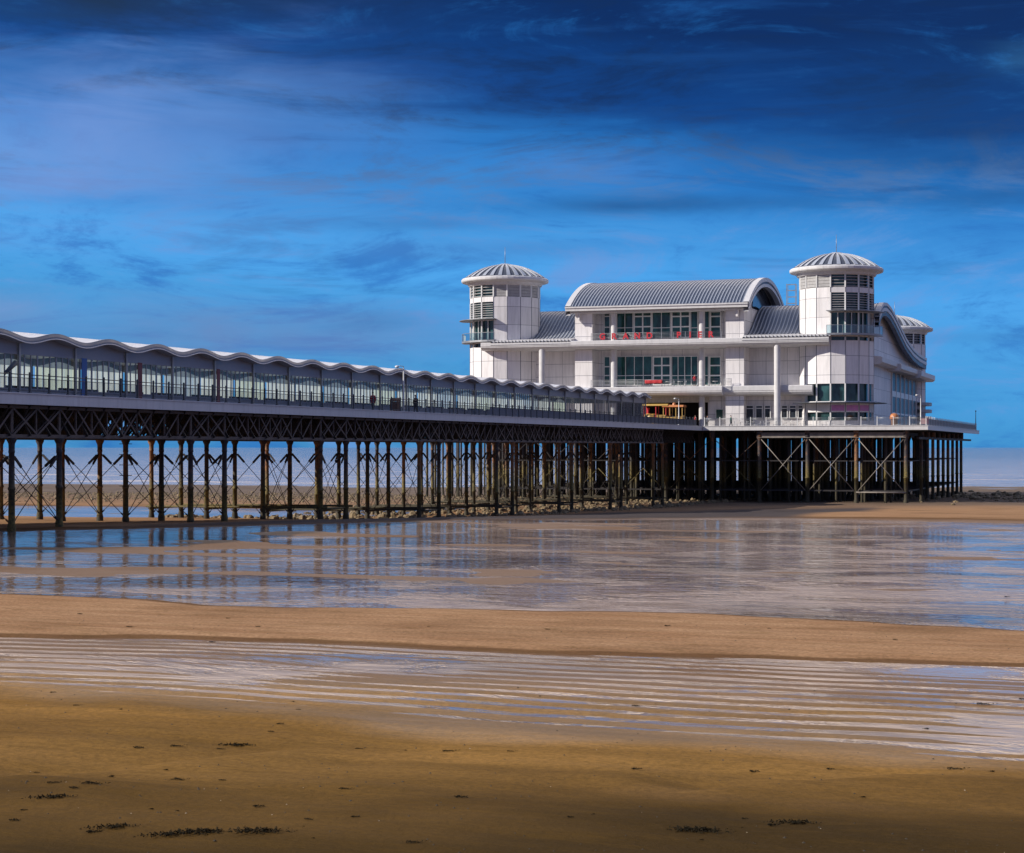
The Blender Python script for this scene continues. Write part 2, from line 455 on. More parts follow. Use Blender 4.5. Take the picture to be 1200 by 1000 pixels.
def ground(b, a):
    """height of the sand in the pier frame; the large pool lies at 0. Also how wet it is."""
    b = np.asarray(b, float); a = np.asarray(a, float)
    x = a * DV.x + b * NV.x; y = a * DV.y + b * NV.y
    wob = fbm(b * 0.06, a * 0.05) * 3.0
    ne = near_edge(b) + wob * 0.9
    b0 = 42.6 + (b + 15) * 0.05 + fbm(b * 0.09 + 9, a * 0.02) * 1.6
    b1 = 53.0 + fbm(b * 0.08 + 3, a * 0.03) * 3.0
    fe = far_edge(b) + fbm(b * 0.05 + 31, a * 0.03) * 6
    # foreground beach
    fg = 0.08 + 0.014 * np.clip(ne - a, 0, 30) + fbm(b * 0.10, a * 0.22) * 0.15 + fbm(b * 0.35 + 40, a * 0.8, 3) * 0.070 + fbm(b * 0.8 + 20, a * 1.9, 2) * 0.018 + 0.007 * np.sin(a * 2 * np.pi / 0.55 + b * 0.5 + 6 * fbm(b * 0.15, a * 0.2, 3)) * sstep(fbm(b * 0.12 + 44, a * 0.2, 3), -0.05, 0.25)
    # rippled runnel
    ph = a * 2 * np.pi / 0.86 + fbm(b * 0.10, a * 0.10, 4) * 9.5 + b * 0.30
    amp = 0.036 * np.clip(0.55 + 2.2 * fbm(b * 0.12 + 7, a * 0.3, 3), 0.12, 1.0)
    rip = amp * np.sin(ph) + 0.006 * np.sin(2 * ph + 0.7)
    run = -0.006 + rip + fbm(b * 0.14 + 70, a * 0.30, 3) * 0.026
    # bar of firmer sand
    bar = 0.10 + fbm(b * 0.1 + 50, a * 0.25) * 0.05 + 0.010 * np.sin(a * 2 * np.pi / 0.8 + 5 * fbm(b * 0.15, a * 0.15)) 
    # bed of the big pool, with a few low ridges that break the surface
    bed = -0.032 + fbm(b * 0.13 + 80, a * 0.26, 4) * 0.105 * sstep(a, b1, b1 + 14)
    # beyond the pool
    D = a - fe
    lip = 0.02 + 0.09 * sstep(b, -24, -10) + 0.06 * sstep(-b, 55, 66) + fbm(b * 0.1 + 11, a * 0.1) * 0.05
    fall = np.interp(D, [-1, 5, 14, 70, 130, 200, 300, 380, 520, 9000], [0, 0.04, -0.12, -1.9, -2.95, -3.5, -4.0, -4.35, -5.0, -12.0])
    sea_side = lip * (1 - sstep(D, 20, 60)) + fall + fbm(b * 0.06, a * 0.08) * 0.25 * sstep(D, 8, 50)
    # the low spit of sand to the right of the pier head, and a runnel behind the walkway
    spit = 0.55 * np.exp(-((a - 200) / 45.0) ** 2) * sstep(b, -40, -5)
    sea_side = sea_side + spit
    left = np.interp(a + 6 * fbm(b * 0.03, a * 0.02), [90, 100, 112, 150, 163, 169, 196, 203, 240, 270, 310, 400, 480, 9000], [0.05, 0.08, 0.0, -1.55, -2.15, -2.44, -2.44, -2.15, -2.6, -2.95, -3.5, -4.1, -5, -12]) + fbm(b * 0.06, a * 0.08) * 0.12
    sea_side = sea_side + (left - sea_side) * sstep(-b, 72, 86)
    z = fg
    z = z + (run - z) * sstep(a, ne - 1.6, ne + 1.2)
    z = z + (bar - z) * sstep(a, b0 - 0.8, b0 + 0.8)
    z = z + (bed - z) * sstep(a, b1 - 1.5, b1 + 1.5)
    z = z + (sea_side - z) * sstep(D, -2.0, 1.0)
    # small scarp cut by draining water, left foreground
    def scarp(p, q, depth, w, zz):
        px, py = q[0] - p[0], q[1] - p[1]; L = math.hypot(px, py)
        t = ((x - p[0]) * px + (y - p[1]) * py) / (L * L)
        d = ((x - p[0]) * -py + (y - p[1]) * px) / L + 0.35 * fbm(x * 0.5, y * 0.5, 3)
        f = sstep(t, -0.12, 0.15) * (1 - sstep(t, 0.7, 1.15))
        return zz - depth * f * np.exp(-np.where(d > 0, (d / (w * 2.8)) ** 2, (d / (w * 0.5)) ** 2))
    z = scarp((-7.6, 26.6), (-3.4, 30.6), 0.15, 0.55, z)
    z = scarp((2.2, 26.2), (6.5, 28.0), 0.10, 0.45, z)
    wet = 0.35 + 0 * a
    wet = np.where(a < ne + 1, 0.60 + 0.40 * sstep(a, ne - 2.8, ne) + 0.20 * fbm(b * 0.12 + 5, a * 0.2), wet)
    wet = np.maximum(wet, sstep(a, ne - 2, ne + 1) * (1 - sstep(a, b0 - 1, b0 + 1.0)))
    wet = np.maximum(wet, sstep(a, b1 - 2, b1 + 2) * (1 - sstep(D, -1, 4)))
    wet = np.maximum(wet, 0.9 * np.exp(-((a - 182) / 20.0) ** 2) * sstep(-b, 74, 88))
    mud = sstep(-b - 0.075 * (a - 130) + 4 * fbm(b * 0.1, a * 0.05), 20, 24) * sstep(D, -3, 3) * (1 - sstep(D, 85, 125)) * sstep(b, -64, -56)  # darker band of ground beside the walkway, from the pool's far edge outwards
    wet = np.maximum(wet, sstep(D, 175, 215) * 0.8)
    wet = np.clip(wet + 0.15 * fbm(b * 0.2, a * 0.3), 0, 1)
    return z, wet, mud


def gz(b, a): return float(ground(np.array([b]), np.array([a]))[0][0])


def make_ground():
    arow = np.concatenate([np.arange(2, 20, 1.0), np.arange(20, 56, 0.13), np.arange(56, 150, 0.55), np.arange(150, 420, 2.0),
                           np.array([425, 440, 470, 520, 600, 800, 1200, 3000])])
    bcol = np.concatenate([np.array([-2500, -900, -500, -350, -260]), np.arange(-220, -40, 2.2), np.arange(-40, 22, 0.26), np.arange(22, 120, 2.5),
                           np.array([130, 160, 220, 350, 700, 1500])])
    Bm, Am = np.meshgrid(bcol, arow)
    Z, wet, dark_mask = ground(Bm, Am)
    nr, nc = Bm.shape
    X = Am * DV.x + Bm * NV.x; Y = Am * DV.y + Bm * NV.y
    me = bpy.data.meshes.new("beach")
    me.vertices.add(nr * nc); me.vertices.foreach_set('co', np.stack([X, Y, Z], -1).astype(np.float32).ravel())
    i = np.arange(nr * nc).reshape(nr, nc)
    q = np.stack([i[:-1, :-1], i[:-1, 1:], i[1:, 1:], i[1:, :-1]], -1).reshape(-1, 4)
    me.loops.add(q.size); me.loops.foreach_set('vertex_index', q.ravel().astype(np.int32))
    me.polygons.add(len(q)); me.polygons.foreach_set('loop_start', np.arange(0, q.size, 4, dtype=np.int32))
    me.polygons.foreach_set('use_smooth', np.ones(len(q), bool))
    me.update(calc_edges=True); me.validate()
    at = me.attributes.new('wet', 'FLOAT', 'POINT'); at.data.foreach_set('value', wet.astype(np.float32).ravel())
    at = me.attributes.new('mud', 'FLOAT', 'POINT'); at.data.foreach_set('value', dark_mask.astype(np.float32).ravel())  # mask of the darker band of ground beside the walkway
    m = bpy.data.materials.new("sand"); m.use_nodes = True
    k = NT(m.node_tree); b = k.n['Principled BSDF']
    pos = k.new('ShaderNodeNewGeometry').outputs['Position']
    rot = k.scalev(pos, (1, 1, 1), TH)                      # x across, y along the pier
    wn = k.new('ShaderNodeAttribute', attribute_name='wet').outputs['Fac']
    n1 = k.noise(rot, 0.10, 5, 0.6); n2 = k.noise(k.scalev(rot, (0.25, 1.2, 1)), 0.9, 5, 0.6)
    n3 = k.noise(pos, 9.0, 5, 0.7); n4 = k.noise(k.scalev(rot, (0.12, 0.5, 1)), 0.5, 4, 0.55, 0.6)
    dry = k.mix(k.mapr(n2, 0.35, 0.65), (0.33, 0.180, 0.092), (0.43, 0.255, 0.140))
    wet_ = k.mix(k.mapr(n4, 0.35, 0.62), (0.205, 0.104, 0.026), (0.430, 0.228, 0.064))
    wet_ = k.mix(k.math('MULTIPLY', k.mapr(n1, 0.42, 0.62), 0.65), wet_, (0.160, 0.088, 0.022))
    s = k.new('ShaderNodeSeparateXYZ'); k.l.new(rot, s.inputs[0])
    # darker weed-stained mud out under and beyond the pier
    mud = k.mix(k.mapr(n2, 0.35, 0.65), (0.11, 0.085, 0.07), (0.21, 0.16, 0.13))
    wetf = k.mapr(wn, 0.36, 0.50)
    far_wet = k.mix(1.0, dry, (0.42, 0.38, 0.34), 'MULTIPLY')
    wet_ = k.mix(k.mapr(s.outputs[1], 34.5, 38.0), wet_, far_wet)
    c = k.mix(wetf, dry, wet_)
    c = k.mix(k.mapr(s.outputs[1], 195, 285), c, mud)
    vignette = k.math('ADD', s.outputs[1], k.math('MULTIPLY', k.math('SUBTRACT', n1, 0.5), 22.0))  # vignette painted into the sand colour, darker towards the camera and the right
    vignette = k.math('ADD', vignette, k.math('MULTIPLY', k.math('SUBTRACT', n4, 0.5), 8.0))
    vignette = k.math('SUBTRACT', vignette, k.math('MULTIPLY', s.outputs[0], 0.22))
    c = k.mix(k.mapr(vignette, 35.0, 20.0, 0, 0.93, True), c, (0.034, 0.021, 0.006))
    c = k.mix(k.new('ShaderNodeAttribute', attribute_name='mud').outputs['Fac'], c, k.mix(k.mapr(n2, 0.4, 0.6), (0.045, 0.042, 0.05), (0.085, 0.075, 0.08)))  # darker band of ground beside the walkway
    c = k.mix(k.math('MULTIPLY', k.mapr(n3, 0.40, 0.62), 0.38), c, (0.06, 0.036, 0.014))
    n7 = k.noise(k.scalev(rot, (0.4, 1.4, 1)), 2.2, 6, 0.72, 0.5)
    c = k.mix(k.math('MULTIPLY', k.mapr(n7, 0.50, 0.66), 0.35), c, (0.10, 0.055, 0.012))
    k.l.new(c, b.inputs['Base Color'])
    rr = k.math('ADD', k.mapr(wn, 0.75, 1.0, 0.88, 0.55), k.mapr(n2, 0.3, 0.7, -0.05, 0.08))
    k.l.new(rr, b.inputs['Roughness'])
    k.l.new(k.mapr(wn, 0.75, 1.0, 0.03, 0.22), b.inputs['Specular IOR Level'])
    bn = k.new('ShaderNodeBump'); bn.inputs['Strength'].default_value = 1.0; bn.inputs['Distance'].default_value = 0.03
    hh = k.math('ADD', k.math('MULTIPLY', n3, 0.5), k.noise(k.scalev(rot, (0.5, 3.0, 1)), 1.6, 4, 0.6))
    k.l.new(hh, bn.inputs['Height']); k.l.new(bn.outputs[0], b.inputs['Normal'])
    me.materials.append(m)
    o = bpy.data.objects.new("beach", me); C.objects.link(o); o["kind"] = "structure"


def water_mat(name, col, rough, rmax, slope, foam=False, cover=0.0, calm=0.0):
    m = bpy.data.materials.new(name); m.use_nodes = True
    k = NT(m.node_tree); b = k.n['Principled BSDF']
    pos = k.new('ShaderNodeNewGeometry').outputs['Position']
    rot = k.scalev(pos, (1, 1, 1), TH)
    n = k.noise(k.scalev(rot, (0.45, 1.0, 1)), 0.9, 4, 0.6, 0.4)
    nb = k.noise(k.scalev(rot, (0.45, 0.7, 1)), 0.30, 6, 0.68, 0.6)
    sx_ = k.new('ShaderNodeSeparateXYZ'); k.l.new(rot, sx_.inputs[0])
    lee = k.math('MULTIPLY', k.mapr(k.math('ADD', k.math('MULTIPLY', sx_.outputs[0], 1.0), k.math('MULTIPLY', sx_.outputs[1], -0.45)), -20.0, -85.0, 0, 1, True), calm)
    ruf = k.mapr(k.math('SUBTRACT', nb, lee), 0.42, 0.53, 0, 1, True)              # ruffled by the wind, or glassy
    nc = k.noise(k.scalev(rot, (0.35, 0.8, 1)), 0.16, 5, 0.62, 0.5)
    c = k.mix(k.mapr(nc, 0.46, 0.62), col, tuple(x * 0.5 for x in col))
    if foam:
        s = k.new('ShaderNodeSeparateXYZ'); k.l.new(rot, s.inputs[0])
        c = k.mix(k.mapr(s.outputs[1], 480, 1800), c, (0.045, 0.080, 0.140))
        d = k.math('ADD', s.outputs[1], k.math('MULTIPLY', k.math('SUBTRACT', k.noise(k.scalev(rot, (0.012, 0.02, 1)), 1.0, 4), 0.5), 110.0))
        wv = k.math('SINE', k.math('MULTIPLY', d, 0.062))
        ff = k.math('MULTIPLY', k.mapr(wv, 0.93, 1.0), k.mapr(s.outputs[1], 760, 430))
        ff = k.math('MULTIPLY', ff, k.mapr(n, 0.42, 0.58))
        c = k.mix(k.math('MULTIPLY', ff, 0.8), c, (0.70, 0.70, 0.74))
        k.l.new(k.mapr(ff, 0, 1, rough, 0.8), b.inputs['Roughness'])
    else:
        k.l.new(k.mapr(ruf, 0, 1, rough, rmax), b.inputs['Roughness'])
    k.l.new(c, b.inputs['Base Color'])
    b.inputs['IOR'].default_value = 1.33
    if cover:
        df = k.new('ShaderNodeBsdfDiffuse'); k.l.new(k.mix(k.mapr(nc, 0.44, 0.62), (0.50, 0.37, 0.30), (0.16, 0.10, 0.065)), df.inputs[0])
        mx = k.new('ShaderNodeMixShader'); mx.inputs[0].default_value = cover
        k.l.new(b.outputs[0], mx.inputs[1]); k.l.new(df.outputs[0], mx.inputs[2]); k.l.new(mx.outputs[0], k.n['Material Output'].inputs[0])
    bn = k.new('ShaderNodeBump'); bn.inputs['Strength'].default_value = 1.0; bn.inputs['Distance'].default_value = slope
    k.l.new(k.math('MULTIPLY', n, k.mapr(ruf, 0, 1, 0.34, 1.0)), bn.inputs['Height']); k.l.new(bn.outputs[0], b.inputs['Normal'])
    return m


def make_water():
    m = water_mat("silty pool water", (0.20, 0.140, 0.110), 0.035, 0.24, 0.24, cover=0.13, calm=0.16)
    mr = water_mat("silty film on ripples", (0.40, 0.29, 0.20), 0.05, 0.24, 0.10, cover=0.06)
    bs = list(np.arange(-260, 150, 6.0))
    mb = MB(); rows = [[W(bb, float(near_edge(bb)) - 2.2, 0.0) for bb in bs], [W(bb, 49.0, 0.0) for bb in bs]]
    mb.grid(rows); o = mb.build("tide_pool", mr); o["kind"] = "structure"
    mb = MB(); rows = [[W(bb, 49.2, 0.0) for bb in bs], [W(bb, 70, 0.0) for bb in bs], [W(bb, float(far_edge(bb)) + 4.5, 0.0) for bb in bs]]
    mb.grid(rows); o = mb.build("tide_pool", m); o["kind"] = "structure"
    mb = MB(); mb.grid([[W(bb, aq, -2.28) for bb in np.arange(-260, -73, 4.0)] for aq in (160, 180, 206)]); o = mb.build('tide_pool', m); o['kind'] = 'structure'
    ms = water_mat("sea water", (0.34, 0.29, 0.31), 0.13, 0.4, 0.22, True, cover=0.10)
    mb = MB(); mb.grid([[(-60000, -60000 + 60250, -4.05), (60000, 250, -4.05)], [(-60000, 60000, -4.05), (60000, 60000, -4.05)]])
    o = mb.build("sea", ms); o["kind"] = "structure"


make_ground()
make_water()
Z = lambda r: r + CAMZ                        # heights were measured from eye level

# ------------------------------------------------------------------ the walkway on its iron piles
DECK = Z(3.1)
BN, RS = -63.1, 5.2                           # near row of piles, row spacing
TR = [93.1 - 21.63 + 21.63 * i for i in range(9)]     # trestles (pairs 5.05 m apart)
walk = thing("pier_walkway", "long pier walkway on pairs of rusty iron columns with dark lattice girders", "pier", (-71, 90, gz(-71, 93)))
A0, A1 = 60.0, 271.6
mb = MB(); mb.box(-80.6, -62.6, A0, A1, DECK - 0.22, DECK); mb.build("deck", DECKM, walk)
for b0 in (-62.6, -80.9):
    fmb = MB()
    fmb.box(b0, b0 + 0.3, A0, A1, DECK - 0.56, DECK + 0.06); fmb.box(b0 - 0.04, b0 + 0.36, A0, A1, DECK + 0.06, DECK + 0.13)
    f = fmb.build("fascia", FASCIA, walk)
# joints of the fascia panels
jm = MB().box(-62.305, -62.29, 0, 0.05, DECK - 0.55, DECK + 0.05)
ZB, ZT = Z(0.56), Z(2.50)
def girder(L, npan, cross):
    m = MB(); x = BN
    m.box(x - 0.18, x + 0.18, 0, L, ZB, ZB + 0.22); m.box(x - 0.18, x + 0.18, 0, L, ZT - 0.18, ZT)
    st = L / npan
    for i in range(npan + 1):
        y = min(max(i * st, 0.06), L - 0.06)
        m.box(x - 0.05, x + 0.05, y - 0.05, y + 0.05, ZB + 0.22, ZT - 0.18)
    for i in range(npan):
        y0, y1 = i * st, (i + 1) * st
        down = [(x + 0.10, y0, ZT - 0.15), (x + 0.10, y1, ZB + 0.2)]; up = [(x + 0.12, y0, ZB + 0.2), (x + 0.12, y1, ZT - 0.15)]
        mid = cross or (npan > 3 and abs(i - (npan - 1) / 2) < 1.1)
        if mid or i < npan / 2: m.bar(*down, 0.035, 0.13)
        if mid or i >= npan / 2: m.bar(*up, 0.035, 0.13)
        for sgn in (-1,):
            if mid or i < npan / 2: m.bar((x - 0.12, y0, ZB + 0.2), (x - 0.12, y1, ZT - 0.15), 0.03, 0.10)
    return m
gl = gs = None
for i, t in enumerate(TR):
    for r in range(4):
        off = Vector((-RS * r, t, 0))
        if gs is None: gs = girder(5.05, 2, True).build("lattice_girder", GIRD, walk, shift=Vector((-71, 90, BASE[walk.name].z))); gs.location = off
        else: kid(gs, walk, off)
        if i < len(TR) - 1 or True:
            off = Vector((-RS * r, t + 5.05, 0))
            if i == len(TR) - 1 and True: continue
            if gl is None: gl = girder(16.58, 9, False).build("lattice_girder", GIRD, walk, shift=Vector((-71, 90, BASE[walk.name].z))); gl.location = off
            else: kid(gl, walk, off)
# offset note: girders are modelled from along = 0, so their shift keeps the base frame
js = None
for i in range(100):
    a = A0 + 1 + i * 2.1
    if a > 270: break
    if js is None:
        m = MB(); m.box(-80.3, -62.8, -0.06, 0.06, DECK - 0.55, DECK - 0.23); m.box(-80.3, -62.8, -0.16, 0.16, DECK - 0.6, DECK - 0.56)
        n_ = 14; w_ = 17.4 / n_
        m.box(-80.2, -62.9, -0.05, 0.05, ZB + 0.1, ZB + 0.2)
        for q in range(n_):
            x0 = -80.2 + q * w_
            m.bar((x0, 0, ZB + 0.15), (x0 + w_, 0, DECK - 0.5), 0.09, 0.14); m.bar((x0 + w_, 0.02, ZB + 0.15), (x0, 0.02, DECK - 0.5), 0.09, 0.14)
        js = m.build("floor_joist", DARKIRON, walk, shift=Vector((-71, 90, BASE[walk.name].z))); js.location = (0, a, 0)
    else: kid(js, walk, Vector((0, a, 0)))

def pile_mesh(zg):
    m = MB()
    prof = [(0.26, zg - 0.7), (0.26, zg + 0.25), (0.205, zg + 0.5), (0.195, zg + 2.4), (0.235, zg + 2.42), (0.235, zg + 2.58), (0.19, zg + 2.6),
            (0.175, ZB - 0.9), (0.20, ZB - 0.88), (0.20, ZB - 0.75), (0.185, ZB - 0.73), (0.20, ZB - 0.35), (0.32, ZB - 0.1), (0.32, ZB)]
    m.lathe(0, 0, prof, 10, smooth=True)
    return m
def x_brace(p, q, z0, z1, along):
    """two crossing tie rods with forked turnbuckle ends, from pile p to pile q"""
    m = MB()
    for (s, e) in ((p, q), (q, p)):
        a = Vector((s[0], s[1], z1)); b = Vector((e[0], e[1], z0)); d = (b - a).normalized()
        m.tube([a, b], 0.028, 5, caps=False)
        m.bar(a + d * 0.35, a + d * 1.3, 0.09, 0.16)
        m.tube([b - d * 0.5, b], 0.055, 5)
    return m
base = BASE[walk.name]
for i, t in enumerate(TR):
    zg = [gz(BN - RS * r, t + 2.5) for r in range(4)]
    for r in range(4):
        for da in (0, 5.05):
            a = t + da; b = BN - RS * r
            o = pile_mesh(zg[r]).build("pile", PILE, walk, shift=Vector((0, 0, base.z)))
            o.location = (b - base.x, a - base.y, 0)
        z0, z1 = zg[r] + 0.35, ZB - 0.9
        x_brace((BN - RS * r, t), (BN - RS * r, t + 5.05), z0, z1, True).build("cross_brace", ROD, walk)
        if r < 3:
            for da in (0, 5.05):
                x_brace((BN - RS * r, t + da), (BN - RS * (r + 1), t + da), z0, z1, False).build("cross_brace", ROD, walk)
    if i >= 3:
        m = MB()
        for r in range(4):
            m.tube([(BN - RS * r, t - 0.4, zg[r] + 0.9), (BN - RS * r, t + 5.5, zg[r] + 0.9)], 0.10, 6)
        for da in (0, 5.05): m.tube([(BN + 0.6, t + da, zg[0] + 1.05), (BN - RS * 3 - 0.5, t + da, zg[3] + 1.05)], 0.10, 6)
        m.build("foot_strut", PILE, walk)
    if i in (2,):
        m = MB()
        for j in range(6): m.bar((BN - RS - 0.5, t, zg[1] + 2.6 + j * 0.75), (BN - RS + 0.5, t, zg[1] + 2.6 + j * 0.75), 0.05, 0.05)
        m.build("climbing_rung", ROD, walk)
    m = MB()
    for da in (0.0, 5.05):
        a = t + da
        m.box(BN - 3 * RS, BN, a - 0.08, a + 0.08, ZB + 0.03, ZB + 0.2); m.box(BN - 3 * RS, BN, a - 0.08, a + 0.08, ZT - 0.5, ZT - 0.35)
        n = 12; st = 3 * RS / n
        for j in range(n):
            x0 = BN - 3 * RS + j * st
            m.bar((x0, a, ZB + 0.15), (x0 + st, a, ZT - 0.4), 0.07); m.bar((x0 + st, a, ZB + 0.15), (x0, a, ZT - 0.4), 0.07)
    m.build("cross_girder", DARKIRON, walk)

# ------------------------------------------------------------------ walkway railing
rail = thing("pier_railing", "dark slim railing with close balusters along the edge of the long walkway", "railing", (-62.55, 90, DECK))
P = 2.07
m = MB(); m.box(-0.045, 0.045, -0.045, 0.045, 0.13, 1.32); m.box(-0.10, 0.10, -0.09, 0.09, 0.13, 0.2); m.lathe(0, 0, [(0.0, 1.40), (0.07, 1.35), (0.08, 1.31)], 8)
post = None
m2 = MB()
m2.tube([(0, 0, 1.22), (0, P, 1.22)], 0.032, 6); m2.tube([(0, 0, 1.02), (0, P, 1.02)], 0.022, 5); m2.box(-0.015, 0.015, 0.02, P - 0.02, 0.24, 0.28)
for j in range(1, 16):
    m2.box(-0.007, 0.007, P * j / 16 - 0.007, P * j / 16 + 0.007, 0.28, 1.02)
pan = None
for i in range(-10, 87):
    y = P * i
    if post is None:
        post = m.build("post", DARKSTEEL, rail, shift=Vector((0, 0, 0))); post.location = (0, y, 0)
        pan = m2.build("baluster_panel", DARKSTEEL, rail, shift=Vector((0, 0, 0))); pan.location = (0, y, 0)
    else:
        kid(post, rail, Vector((0, y, 0)))
        if i < 86: kid(pan, rail, Vector((0, y, 0)))
# solid dark lower panels on the seaward half of the railing
m = MB(); m.box(-62.60, -62.57, 176, 268, DECK + 0.2, DECK + 1.0); m.build("infill_panel", mat("slate blue panel", (0.22, 0.25, 0.34), 0.5), rail)

# ------------------------------------------------------------------ wavy glazed shelter
NB0, NB1, BAY = -4, 24, 6.304
SB = -65.3                                       # near glass line
SA = 97.0
shel = thing("walkway_shelter", "long glazed shelter with a white wavy roof running down the middle of the pier walkway", "shelter", (SB, SA, DECK))
def tilt(a): return 0.0028 * (a - SA)
RW = 11.6
def roof_z(a, w, under=0.0):
    """wave along the pier, rising to a ridge in the middle"""
    wave = 0.20 * (1 - math.cos(2 * math.pi * (a - SA) / BAY)) / 1.0
    ridge = 0.19 * math.sin(math.pi * min(max(w / RW, 0), 1)) ** 1.0
    wave *= 1.0 + 0.5 * math.sin(math.pi * min(max(w / RW, 0), 1))
    return Z(6.42) + tilt(a) + wave + ridge - under
rowsT = []; rowsB = []
aa = [SA + NB0 * BAY - 0.3 + i * BAY / 16 for i in range(int((NB1 - NB0) * 16) + 3)]
ws = [-0.75, -0.70, 0.0, 1.0, 2.5, 4.0, 5.8, 7.6, 9.1, 10.6, 11.6, 12.3]
for w in ws: rowsT.append([(SB - w, a, roof_z(a, w) + 0.30) for a in aa]); rowsB.append([(SB - w, a, roof_z(a, w)) for a in aa])
m = MB(); m.grid(rowsT); m.grid(rowsB)
m.grid([[r[0] for r in rowsT], [r[0] for r in rowsB]]); m.grid([[r[-1] for r in rowsT], [r[-1] for r in rowsB]])
roof = m.build("roof", MEMBR, shel)
m = MB()
def edge_strip(mb, w, z0, z1, th):
    o1 = [(SB - w, a, roof_z(a, w) + z0) for a in aa]; o2 = [(SB - w, a, roof_z(a, w) + z1) for a in aa]
    i1 = [(SB - w - th, a, roof_z(a, w) + z0) for a in aa]; i2 = [(SB - w - th, a, roof_z(a, w) + z1) for a in aa]
    mb.grid([o1, o2, i2, i1, o1])
edge_strip(m, -0.82, 0.03, 0.325, 0.14); m.build("fascia_band", mat("dark blue grey band", (0.13, 0.16, 0.23), 0.4), roof, shift=BASE[shel.name])
m = MB(); edge_strip(m, -0.86, -0.04, 0.025, 0.10); m.build("gutter", TRIM, roof, shift=BASE[shel.name])
# one bay, then copies
zb, zg_ = DECK - 0.4, Z(5.9)
def bay_parts():
    out = []
    m = MB(); m.box(0.02, 0.16, -0.09, 0.09, zb, Z(6.42)); out.append((m, "post", STEEL)); m = MB(); m.box(-11.6, -11.5, -0.09, 0.09, zb, Z(6.42)); out.append((m, "post", STEEL))
    m = MB()
    n = 14; poly = [(0.12, zg_), (BAY - 0.12, zg_)] + [(BAY - 0.12 - (BAY - 0.24) * i / n, Z(6.42) + 0.20 * (1 - math.cos(2 * math.pi * (BAY - 0.12 - (BAY - 0.24) * i / n) / BAY)) + 0.01) for i in range(n + 1)]
    m.prism(poly, -0.06, 0.03); out.append((m, "spandrel", GREYB)); m = MB(); m.face(*range(len(poly))); m.v = [(-11.55, p[0], p[1]) for p in poly]; out.append((m, "spandrel", LIGHTD)); m = MB(); m.box(-0.08, 0.06, 0.12, BAY - 0.12, zg_ - 0.16, zg_ - 0.001); out.append((m, "lintel", GREYB))
    m = MB(); m.grid([[(-0.01, 0.1, DECK + 0.55), (-0.01, BAY - 0.1, DECK + 0.55)], [(-0.01, 0.1, zg_ - 0.16), (-0.01, BAY - 0.1, zg_ - 0.16)]], smooth=False); out.append((m, "glazing", CLEAR))
    m = MB()
    for j in range(1, 9):
        y = BAY * j / 9; wd = 0.07 if j in (3, 6) else 0.038
        m.box(-0.03, 0.03, y - wd, y + wd, DECK + 0.1, zg_ - 0.16)
    m.box(-0.08, 0.06, 0.1, BAY - 0.1, DECK + 0.48, DECK + 0.56)
    out.append((m, "mullion", GREYB))
    m = MB(); m.box(-0.06, 0.02, 0.1, BAY - 0.1, zb, DECK + 0.48); out.append((m, "dado_panel", GREYB))
    m = MB()
    for j in range(6):
        y = 0.35 + j * (BAY - 0.5) / 6
        m.grid([[(-11.5, y, DECK + 0.5), (-11.5, y + 0.94, DECK + 0.5)], [(-11.5, y, zg_), (-11.5, y + 0.94, zg_)]], smooth=False)
    out.append((m, "back_panel", LIGHTW))
    m = MB(); m.box(-5.9, -5.3, 0.6, BAY - 0.6, DECK + 0.42, DECK + 0.5); m.box(-5.64, -5.56, 0.6, BAY - 0.6, DECK + 0.5, DECK + 1.0)
    for y in (0.9, BAY / 2, BAY - 0.9): m.box(-5.8, -5.4, y - 0.05, y + 0.05, DECK + 0.0, DECK + 0.42)
    out.append((m, "bench", BROWNW))
    return out
protos = None
for n in range(NB0, NB1):
    a = SA + n * BAY
    off = Vector((0, n * BAY, tilt(a)))
    if protos is None:
        protos = [mb.build(nm, mt, shel, shift=Vector((0, 0, DECK))) for mb, nm, mt in bay_parts()]
        for p in protos: p.location = off
    else:
        for p in protos:
            q = kid(p, shel, off)
            if p.name.startswith("back_panel") and n % 5 in (1, 3):
                nm_ = "back panel mesh %d" % (n % 5)
                if nm_ not in bpy.data.meshes:
                    me_ = p.data.copy(); me_.name = nm_; me_.materials.clear(); me_.materials.append(LIGHTB if n % 5 == 1 else LIGHTG)
                q.data = bpy.data.meshes[nm_]
m = MB(); m.box(SB + 0.02, SB + 0.16, SA + NB1 * BAY - 0.09, SA + NB1 * BAY + 0.09, zb, Z(6.9)); m.box(SB - 11.5, SB + 0.02, SA + NB1 * BAY - 0.05, SA + NB1 * BAY + 0.05, Z(6.2), Z(6.95)); m.build("end_frame", GREYB, shel)
def door(px, mt, w):
    a = None
    r = (px - 600) / 2150.0; a = SB * (NV.x + DV.x * r) / (DV.y * r - DV.x)
    m = MB(); m.box(SB + 0.06, SB + 0.10, a, a + w, DECK + 0.02, zg_ - 0.1 + tilt(a)); return m.build("door", mt, shel)
door(94.5, BLUEP, 0.62); door(160.5, MAROON, 0.55); door(253, MAROON, 0.5)
